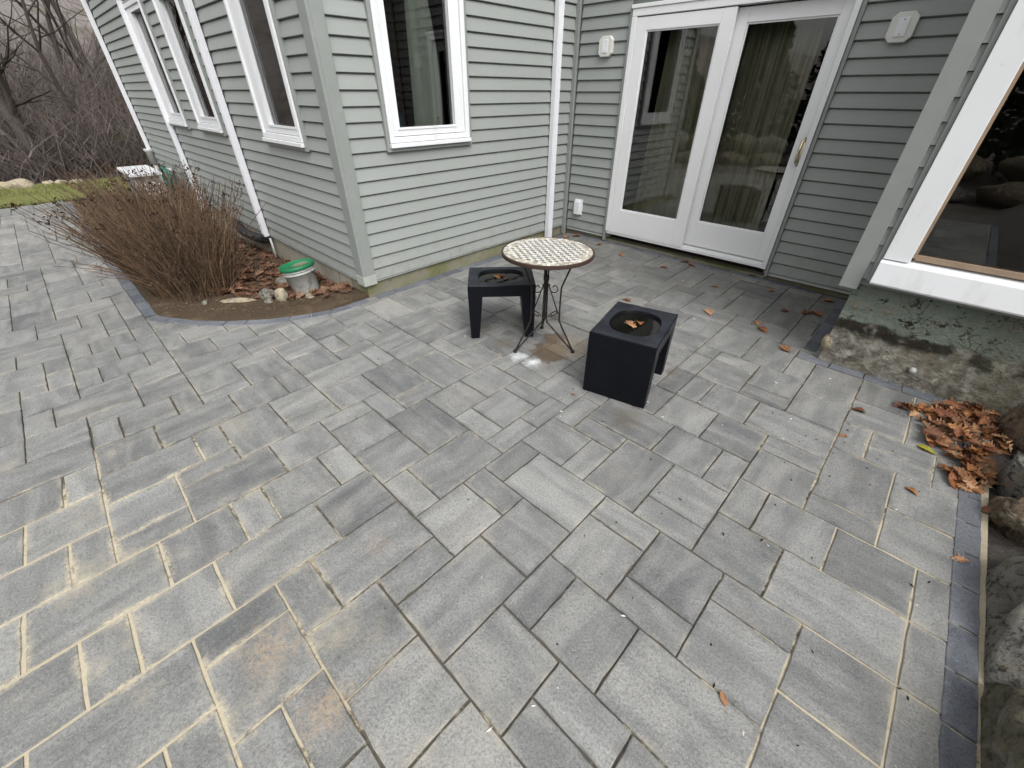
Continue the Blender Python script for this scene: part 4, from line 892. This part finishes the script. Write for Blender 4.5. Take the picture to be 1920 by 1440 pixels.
mb = MB(); n_ = 0
while n_ < 620:      # the drift underneath, too thick to tell the leaves apart
    x, y = rl.uniform(-7.2, -3.6), rl.uniform(.42, 1.64)
    if (y - .55) - max(0, (x + 4.6)) * .75 < rl.random() * .12 or x > -3.75 and y < 1.4: continue
    b = Vector(bed_z(x, y)); me = LBM[rl.randrange(7)]; mt = Matrix.Translation(b + Vector((0, 0, rl.uniform(-.006, .018)))) @ Matrix.Rotation(rl.uniform(0, 6.3), 4, 'Z') @ Matrix.Rotation(rl.uniform(-.3, .3), 4, 'X') @ Matrix.Scale(rl.uniform(.45, .85), 4)
    mb.add([mt @ v.co for v in me.vertices], [tuple(p.vertices) for p in me.polygons]); n_ += 1
tag(mb.build('leaf_layer', leaf_mat('oak_leaf_shade', [(.12, .06, .037), (.16, .082, .048)]), litter, recalc=False, smooth=True), kind='stuff')

# ------------------------------------------------------------------ bucket
bp = bed_z(-4.06, 1.36); bk = tag(empty('bucket', bp), 'grey plastic bucket with bright green lid standing in the garden bed', 'bucket')
tilt = Matrix.Translation(bp) @ Matrix.Rotation(R(7), 4, Vector((.95, .3, 0)).cross(Vector((0, 0, 1)))) @ Matrix.Rotation(R(3), 4, 'X')
def bpart(prof, name, mat, n=40):
    m_ = MB(); m_.lathe(prof, n); me_o = m_.build(name, mat, smooth=True); me_o.parent = bk; me_o.matrix_parent_inverse = Matrix.Translation(-Vector(bp)) @ tilt; return me_o
body = bpart([(.0, -.01), (.112, -.01), (.114, .0), (.140, .185), (.148, .187), (.149, .197), (.1425, .200), (.143, .212), (.150, .214), (.150, .222), (.144, .225), (.1445, .238), (.0, .238)], 'pail', M['bucket'])
lid = bpart([(.0, .236), (.146, .236), (.158, .234), (.161, .240), (.161, .262), (.156, .268), (.148, .266), (.145, .254), (.0, .253)], 'lid', M['lid'])
m_ = MB(); m_.tube([(.149 * math.cos(a), .149 * math.sin(a) * 1.0, .20 - .10 * math.sin((a - .4) / 1.9 * math.pi)) for a in [.4 + i * .19 for i in range(11)]], .0025, 6)
hd = m_.build('handle', M['iron'], smooth=True); hd.parent = bk; hd.matrix_parent_inverse = Matrix.Translation(-Vector(bp)) @ tilt

# ------------------------------------------------------------------ stones
def rock(name, c, dims, mat, seed, label, cat='stone', group=None, sub=3, rough=.35, rz=0., angular=.0, boxy=0., cutx=None):
    bm = bmesh.new(); bmesh.ops.create_icosphere(bm, subdivisions=sub, radius=1.0)
    rr = random.Random(seed); planes = [(Vector((rr.uniform(-1, 1), rr.uniform(-1, 1), rr.uniform(-.6, 1))).normalized(), rr.uniform(.66, .90)) for _ in range(int(9 * angular))]
    for v in bm.verts:
        p = v.co.copy()
        if boxy: q = Vector([math.copysign(abs(x) ** (1 - .45 * boxy), x) for x in p]); p = q * (1 / max(1., q.length * .86))
        k = 1 + rough * mnoise.noise(p * 1.3 + Vector((seed * 3.1, 0, 0))) + rough * .45 * mnoise.noise(p * 3.1 + Vector((0, seed, 0))); p *= k
        for n_, d_0 in planes:
            e_ = p.dot(n_) - d_0
            if e_ > 0: p -= n_ * e_ * .9
        p *= 1 + rough * .20 * mnoise.noise(p * 7 + Vector((0, 0, seed))) + rough * .22 * (abs(mnoise.noise(p * 13 + Vector((seed, 0, 0)))) - .2) + rough * .07 * mnoise.noise(p * 29)
        w_ = Matrix.Rotation(rz, 3, 'Z') @ Vector((p.x * dims[0], p.y * dims[1], p.z * dims[2]))
        if cutx is not None and w_.x + c[0] < cutx: w_.x = cutx - c[0] - (cutx - c[0] - w_.x) * .12
        v.co = w_
    me = bpy.data.meshes.new(name); bm.to_mesh(me); bm.free(); me.materials.append(mat); me.polygons.foreach_set('use_smooth', [True] * len(me.polygons))
    o = bpy.data.objects.new(name, me); col.objects.link(o); o.location = c; tag(o, label, cat, group); return o
def on_bed(x, y, up): b = bed_z(x, y); return (b[0], b[1], b[2] + up)
rock('stone', on_bed(-3.99, 1.10, .035), (.062, .055, .075), M['rock_pale'], 1, 'pale upright egg shaped stone in front of the bucket', rough=.18)
rock('stone', on_bed(-4.17, 1.04, .01), (.10, .07, .045), M['rock_flat'], 2, 'flat grey stone left of the pale upright stone')
rock('stone', on_bed(-3.83, 1.29, .0), (.05, .035, .025), M['rock_pale'], 3, 'small pale chip of stone right in front of the bucket')
rock('stone', on_bed(-4.03, .99, .0), (.055, .04, .03), M['rock_flat'], 4, 'small grey stone in front of the pale upright stone')
rock('stone', on_bed(-4.19, .78, -.005), (.16, .045, .03), M['rock_pale'], 5, 'long flat pale stone edging the leaf litter', rz=.9)
rock('stone', on_bed(-4.27, .56, -.004), (.035, .03, .022), M['rock_flat'], 6, 'small whitish stone on the bare soil near the border')
rock('stone', on_bed(-4.42, 1.28, .02), (.085, .07, .05), M['rock_grey'], 7, 'dark grey stone half buried in leaves left of the bucket')
BO = [((.935, 3.06, .10), (.24, .20, .24), 'rock_brown', 11, 'angular brown boulder beside the leaf pile', 1.0, -.45), ((.995, 2.66, .09), (.30, .24, .26), 'rock_grey', 12, 'grey green boulder below the brown one', .9, .1),
      ((.965, 2.34, .02), (.27, .15, .16), 'rock_brown', 13, 'low tan faced stone wedged between two grey boulders', .8, .0), ((1.035, 1.83, .10), (.34, .42, .26), 'rock_grey', 14, 'largest dark grey boulder along the right border', .6, .05),
      ((1.045, 1.09, .05), (.35, .36, .23), 'rock_olive', 15, 'smooth olive boulder at the lower right corner', .3, .1), ((1.08, .42, .06), (.34, .34, .22), 'rock_grey', 16, 'grey boulder just past the lower right corner', .8, 0.),
      ((1.5, 2.75, .32), (.34, .36, .28), 'rock_grey', 17, 'grey boulder up behind the brown one', .9, .4), ((1.6, 2.0, .38), (.36, .4, .3), 'rock_olive', 18, 'olive boulder up behind the largest one', .8, .9)]
for c, d, m_, sd, lb, an, rz in BO: rock('boulder', c, d, M[m_], sd, lb, 'boulder', 'boulders along the right edge', sub=5, rough=.44, angular=an, rz=rz, boxy=1., cutx=.732 if c[0] < 1.2 else None)
for i, (x, y, s, lb) in enumerate(((-13.05, -.33, .22, 'largest white rock along the far lawn edge'), (-13.15, -.55, .15, 'flat tan rock at the left end of the lawn edge'), (-13.1, .10, .09, 'small pale rock in the middle of the lawn edge'), (-13.0, .28, .10, 'pale rock near the right end of the lawn edge'), (-12.9, .52, .10, 'rightmost pale rock on the lawn edge'))):
    g = G(x, y, .03); rock('stone', g, (s, s * 1.2, s * .6), M['rock_pale'], 30 + i, lb, group='rocks along the lawn edge')
# small round cap on the parged wall, and the white splash of paint at its corner
m_ = MB(); cc = TD(dx_(.31), -.022, .145); m_.tube([(cc[0], cc[1] + .02, cc[2]), (cc[0], cc[1] - .018, cc[2]), (cc[0], cc[1] - .026, cc[2])], [.017, .017, .010], 16); tag(m_.build('pipe_cap', M['pvc'], house, smooth=True), 'small round white cap low on the parged wall')
rock('stone', (dx_(-.165), YD + .045, .155), (.032, .03, .055), M['rock_pale'], 50, 'whitewashed stone at the foot of the parged wall corner', rough=.2)

# wood chips and crumbs on the bare soil; grit, seeds and twig bits on the pavers
mb = MB(); rc_ = random.Random(14)
for _ in range(1500):
    x = rc_.uniform(-6.5, -3.5); y = rc_.uniform(.26, 1.5)
    if y < .25 + max(0, x + 4.3) * .95 or (x > -4.3 and y < .3): continue
    b = Vector(bed_z(x, y)); d = Vector((rc_.gauss(0, 1), rc_.gauss(0, 1), rc_.gauss(0, .3))).normalized() * rc_.uniform(.004, .016); e_ = d.orthogonal().normalized() * rc_.uniform(.002, .006); k = len(mb.v); up = Vector((0, 0, rc_.uniform(-.012, .004)))
    mb.v += [tuple(b + up - d), tuple(b + up + e_), tuple(b + up + d), tuple(b + up - e_), tuple(b + up + Vector((0, 0, .005)))]; mb.f += [(k, k + 1, k + 4), (k + 1, k + 2, k + 4), (k + 2, k + 3, k + 4), (k + 3, k, k + 4)]
tag(mb.build('wood_chips', m_simple('wood_chip', (.20, .145, .09), .9, .1, .6, 25), recalc=False), 'pale wood chips and crumbs scattered over the bare soil', 'wood chips', kind='stuff')
for nm, lab, cat_, num, mt_ in (('dark_debris', 'dark seeds and twig bits scattered on the pavers', 'debris', 130, m_simple('dark_bit', (.028, .02, .014), .9, .1, .3, 30)), ('white_grit', 'tiny white grit scattered on the pavers', 'grit', 80, m_simple('white_bit', (.62, .60, .55), .9, .1, .2, 30))):
    mb = MB(); n_ = 0
    while n_ < num:
        x, y = rc_.uniform(-2.6, .6), rc_.uniform(.2, 4.5)
        if not in_field(x, y) or rc_.random() > .25 + .75 * smooth01((x + 1.8) / 2): continue
        n_ += 1; b = Vector(G(x, y, .001)); sz = rc_.uniform(.002, .006); d = Vector((rc_.gauss(0, 1), rc_.gauss(0, 1), 0)).normalized() * sz * rc_.uniform(.8, 2.2); e_ = Vector((-d.y, d.x, 0)).normalized() * sz * .7; k = len(mb.v)
        mb.v += [tuple(b - d), tuple(b + e_), tuple(b + d), tuple(b - e_), tuple(b + Vector((0, 0, sz)))]; mb.f += [(k, k + 1, k + 4), (k + 1, k + 2, k + 4), (k + 2, k + 3, k + 4), (k + 3, k, k + 4)]
    tag(mb.build(nm, mt_, recalc=False), lab, cat_, kind='stuff')

# ------------------------------------------------------------------ dry shrubs
def shrub(c, n, hgt, spread, seed, label, lean=(-.03, -.07)):
    r = random.Random(seed); b0 = bed_z(*c); e = tag(empty('dry_shrub', b0), label, 'shrub', 'leafless shrubs along the left wall'); mb = MB(); cl = []; sd = MB()
    for i in range(n):
        a = r.uniform(0, 6.283); q = math.sqrt(r.random()); bx, by = c[0] + math.cos(a) * q * spread * .62, c[1] + math.sin(a) * q * spread * .34
        by = max(.26, min(1.5, by)); b = Vector(bed_z(bx, by)); h = hgt * r.uniform(.62, 1.08)
        out = Vector((math.cos(a) * q * .46 + lean[0] + r.gauss(0, .10), math.sin(a) * q * .50 + lean[1] + r.gauss(0, .10), 0))
        if r.random() < .05: out *= 1.9; h *= .75
        if r.random() < .12: h *= .45; out = out * 1.6 + Vector((r.gauss(0, .3), r.gauss(0, .3), 0))
        if b.y + out.y * h > 1.5: out.y = (1.5 - b.y) / h * .8
        pts = [b - Vector((0, 0, .03))]; k = 6; jit = Vector((r.gauss(0, .025), r.gauss(0, .025), 0))
        for s in range(1, k + 1):
            t_ = s / k; pts.append(b + out * h * (t_ ** 1.25) + Vector((0, 0, h * t_ * (1 - .10 * out.length * t_))) + jit * math.sin(t_ * 4.5) + Vector((r.gauss(0, .012), r.gauss(0, .012), 0)))
        r0 = r.uniform(.0024, .0056); o = len(mb.v); mb.tube(pts, [r0 * (1 - .6 * s / k) for s in range(k + 1)], 4, False); tn = r.random(); cl += [(tn, 0, 0, 1)] * (len(mb.v) - o)
        for _t in range(r.choice((0, 1, 2, 2, 3))):
            o = len(mb.v); j = r.randrange(2, 6); d = Vector((r.gauss(0, .5), r.gauss(0, .5), 1)).normalized() * h * r.uniform(.12, .3); mb.tube([pts[j], pts[j] + d * .5 + jit, pts[j] + d], [r0 * .6, r0 * .45, r0 * .25], 3, False); cl += [(tn, 0, 0, 1)] * (len(mb.v) - o)
        if r.random() < .10:
            p = pts[-1]; s_ = r.uniform(.012, .03)
            for _ in range(9):
                v = p + Vector((r.gauss(0, s_), r.gauss(0, s_), r.gauss(0, s_))); d = Vector((r.gauss(0, 1), r.gauss(0, 1), r.gauss(0, 1))).normalized() * .012; f_2 = d.orthogonal().normalized() * .009
                k_ = len(sd.v); sd.v += [tuple(v - d), tuple(v + f_2), tuple(v + d), tuple(v - f_2)]; sd.f.append((k_, k_ + 1, k_ + 2, k_ + 3))
    o = mb.build('stems', M['stem'], recalc=False, colors=cl, smooth=True); setp(o, e); o['kind'] = 'stuff'
    o = sd.build('seed_heads', M['seed'], recalc=False); setp(o, e); o['kind'] = 'stuff'
shrub((-4.98, .62), 760, .90, 1.0, 1, 'nearest leafless brown shrub, a dense fan of stems over the border')
shrub((-6.5, .85), 420, .95, .95, 2, 'middle leafless shrub behind the nearest one')
shrub((-7.7, .75), 170, .7, .8, 3, 'farthest leafless shrub by the white cabinet')

# ------------------------------------------------------------------ white cabinet and garden hose at the far end of the left wall
cb = tag(empty('utility_cabinet', (-9.62, 1.2, -.25)), 'white topped utility cabinet behind the shrubs at the far wall end', 'cabinet')
m_ = MB(); m_.box(W, -10.10, -9.14, 1.02, 1.36, -.30, .455); setp(m_.build('case', M['box_grey'], bevel=.008), cb)
m_ = MB(); m_.box(W, -10.16, -9.08, .98, 1.40, .457, .505); setp(m_.build('top', M['box_white'], bevel=.01), cb)
for i in range(6):
    m_ = MB(); m_.box(W, -9.135, -9.125, 1.06, 1.32, -.05 + i * .075, -.01 + i * .075); setp(m_.build('louvre', M['box_white']), cb)
hr = tag(empty('garden_hose', (-9.55, 1.58, .1)), 'coiled teal garden hose hanging on the wall behind the cabinet', 'hose')
rh = random.Random(9)
m_ = MB(); pts = []
for i in range(120):
    a = i * .42; rr = .17 + .03 * math.sin(i * .9); pts.append((-9.62 + rr * 1.25 * math.cos(a), 1.555 - .05 * abs(math.sin(i * .37)), .33 + rr * math.sin(a)))
m_.tube(pts, .011, 6); setp(m_.build('coil', M['hose'], smooth=True), hr)
m_ = MB(); m_.box(W, -9.70, -9.54, 1.575, 1.625, .44, .48); setp(m_.build('hanger', M['box_white'], bevel=.004), hr)

# ------------------------------------------------------------------ bare woods on the left
def bare_tree(base, h, r0, seed, label, lean=(0, 0), levels=4, group='bare trees at the edge of the woods'):
    r = random.Random(seed); e = tag(empty('bare_tree', base), label, 'tree', group); tk, cr = MB(), MB(); ck, cc_ = [], []
    def limb(p, d, l, rad, lv):
        n = 6 if lv < 2 else 4; pts = [p]; q = Vector(d)
        for i in range(n):
            q = (q + Vector((r.gauss(0, .12), r.gauss(0, .12), .05 + r.gauss(0, .07)))).normalized(); pts.append(pts[-1] + q * l / n)
        rs = [rad * (1 - .62 * i / n) for i in range(n + 1)]; tgt, cl = (tk, ck) if lv == 0 else (cr, cc_); o = len(tgt.v)
        tgt.tube(pts, rs, 8 if lv == 0 else (5 if lv == 1 else 3), False); tn = r.random(); cl.extend([(tn, 0, 0, 1)] * (len(tgt.v) - o))
        if lv >= levels: return
        for _ in range((5, 5, 5, 4)[lv]):
            i = r.randint(1 if lv else 2, n); a = r.uniform(0, 6.28); ax = q.orthogonal().normalized(); ax.rotate(Matrix.Rotation(a, 3, q))
            nd = (pts[i] - pts[i - 1]).normalized() * math.cos(.75) + ax * math.sin(r.uniform(.4, 1.0)); limb(pts[i], nd.normalized(), l * r.uniform(.42, .68), rs[i] * .62, lv + 1)
    limb(Vector(base) - Vector((0, 0, .2)), Vector((lean[0], lean[1], 1)).normalized(), h * .55, r0, 0)
    setp(tk.build('trunk', M['bark'], recalc=False, colors=ck, smooth=True), e); o = cr.build('crown', M['bark'], recalc=False, colors=cc_, smooth=True); setp(o, e)
def at_ground(x, y): return (x, y, terr(x, y))
bare_tree(at_ground(-16.6, .15), 8.5, .17, 1, 'nearest bare tree, thick dark trunk leaning left at the lawn edge', (.0, -.10))
bare_tree(at_ground(-17.0, -.75), 9, .14, 2, 'dark bare tree at the left edge of the picture', (0, .05))
WOODS = [(-18.2, 1.3, 8, .07, 'slim bare tree right of the nearest trunk'), (-19.5, 2.3, 9, .08, 'slim bare tree seen just left of the far downspout'), (-18.8, .55, 7, .05, 'thin sapling just right of the nearest trunk'), (-21.5, -.6, 10, .12, 'bare tree standing behind the leftmost trunk'),
         (-22.5, 1.7, 10, .10, 'bare tree deep in the thicket in line with the shrub'), (-24, .5, 11, .13, 'tall bare tree far back in the middle of the woods'), (-26, 3.0, 11, .14, 'tall bare tree far back near the house corner'), (-20.5, 3.6, 9, .10, 'bare tree half hidden behind the house corner'), (-25.5, -1.4, 11, .13, 'tall bare tree far back at the left edge')]
for i, (x, y, h, r0, lb) in enumerate(WOODS): bare_tree(at_ground(x, y), h, r0, 60 + i, lb, levels=3 if i > 3 else 4)
mb = MB(); cl = []; rt_ = random.Random(77)
for i in range(7800):
    x = -16.2 - 16 * rt_.random() ** 1.5; y = rt_.uniform(-3.2, 6.5) * (-x / 18); b = Vector(at_ground(x, y)); h = rt_.uniform(.7, 3.4) * (1 if x < -18 else .65); o = len(mb.v)
    q = Vector((rt_.gauss(0, .28), rt_.gauss(0, .38), 1)).normalized(); p = b; pts = [p]
    for s in range(4): q = (q + Vector((rt_.gauss(0, .17), rt_.gauss(0, .2), -.02))).normalized(); p = p + q * h / 4; pts.append(p)
    r0 = rt_.uniform(.004, .015); mb.tube(pts, [r0, r0 * .8, r0 * .6, r0 * .45, r0 * .25], 3, False)
    for _ in range(3):
        j = rt_.randint(1, 3); d = Vector((rt_.gauss(0, .6), rt_.gauss(0, .7), .7)).normalized() * h * rt_.uniform(.15, .4); mb.tube([pts[j], pts[j] + d * .55 + Vector((0, rt_.gauss(0, .05), 0)), pts[j] + d], [r0 * .5, r0 * .38, r0 * .2], 3, False)
    tn = rt_.random(); cl += [(tn, 0, 0, 1)] * (len(mb.v) - o)
tag(mb.build('thicket', M['twig'], recalc=False, colors=cl), 'tangled brown thicket of saplings and vines filling the woods edge', 'thicket', kind='stuff')
# olive green vine clump low in the thicket
mb = MB(); rv = random.Random(8)
for i in range(2600):
    a, q = rv.uniform(0, 6.28), rv.random() ** .5; ht = .5 + 1.5 * abs(mnoise.noise((q * 2 * math.cos(a), q * 2 * math.sin(a), 3))) * 2; c = Vector((-17.6 + 1.1 * q * math.cos(a), 1.75 + 1.3 * q * math.sin(a), terr(-17.6, 1.75) + rv.random() ** 1.1 * ht)); d = Vector((rv.gauss(0, 1), rv.gauss(0, 1), rv.gauss(0, 1))).normalized() * .035; e_ = d.orthogonal().normalized() * .02
    k = len(mb.v); mb.v += [tuple(c - d), tuple(c + e_), tuple(c + d), tuple(c - e_)]; mb.f.append((k, k + 1, k + 2, k + 3))
tag(mb.build('vine_foliage', m_simple('olive_leaf', (.085, .085, .03), .8, .2, .5, 3), recalc=False), 'olive green honeysuckle foliage low in the thicket', 'foliage', kind='stuff')

# ------------------------------------------------------------------ the garden on the viewer's side, which the door and window glass mirror
rb = random.Random(31)
for i in range(26):
    x = -9.5 + (i % 13) * .95 + rb.uniform(-.15, .15); row = i // 13; c = (x, -4.7 - row * .5, terr(x, -4.7) + .12 + row * .36); s = rb.uniform(.36, .5)
    rock('boulder', c, (s, s * .8, s * .55), M[('rock_olive', 'rock_grey', 'rock_brown')[i % 3]], 100 + i, 'stone of the rubble bank mirrored in the door glass', 'boulder', 'rubble bank across the patio', sub=3, angular=.8)
def evergreen(x, y, h, seed, wd):
    r = random.Random(seed); b = at_ground(x, y); e = tag(empty('evergreen_tree', b), 'dark evergreen across the patio, mirrored in the door glass', 'tree', 'evergreens across the patio')
    m_ = MB(); m_.tube([b, (b[0], b[1], b[2] + h * .9)], [.12, .02], 8); o = m_.build('trunk', M['bark'], colors=[(.3, 0, 0, 1)] * len(m_.v)); setp(o, e); m_ = MB()
    for i in range(3800):
        t_ = r.random() ** .8; a = r.uniform(0, 6.28); q = wd * (1 - t_ * .85) * (.35 + .65 * r.random() ** .5) * (1 + .25 * math.sin(a * 3 + t_ * 9)); c = Vector((b[0] + q * math.cos(a), b[1] + q * math.sin(a), b[2] + .15 + h * t_)); d = Vector((r.gauss(0, 1), r.gauss(0, 1), r.gauss(-.2, .6))).normalized() * .13; e_ = d.orthogonal().normalized() * .06
        k = len(m_.v); m_.v += [tuple(c - d), tuple(c + e_), tuple(c + d), tuple(c - e_)]; m_.f.append((k, k + 1, k + 2, k + 3))
    o = m_.build('crown', M['evergreen'], recalc=False); setp(o, e)
for i, (x, y, h, wd) in enumerate(((-8.5, -8.2, 3.4, 1.6), (-5.6, -7.6, 3.8, 1.7), (-3.0, -8.4, 4.2, 1.8), (-.6, -7.4, 3.6, 1.6), (1.8, -8.0, 4.0, 1.7), (4.2, -7.0, 3.6, 1.7))): evergreen(x, y, h, 200 + i, wd)
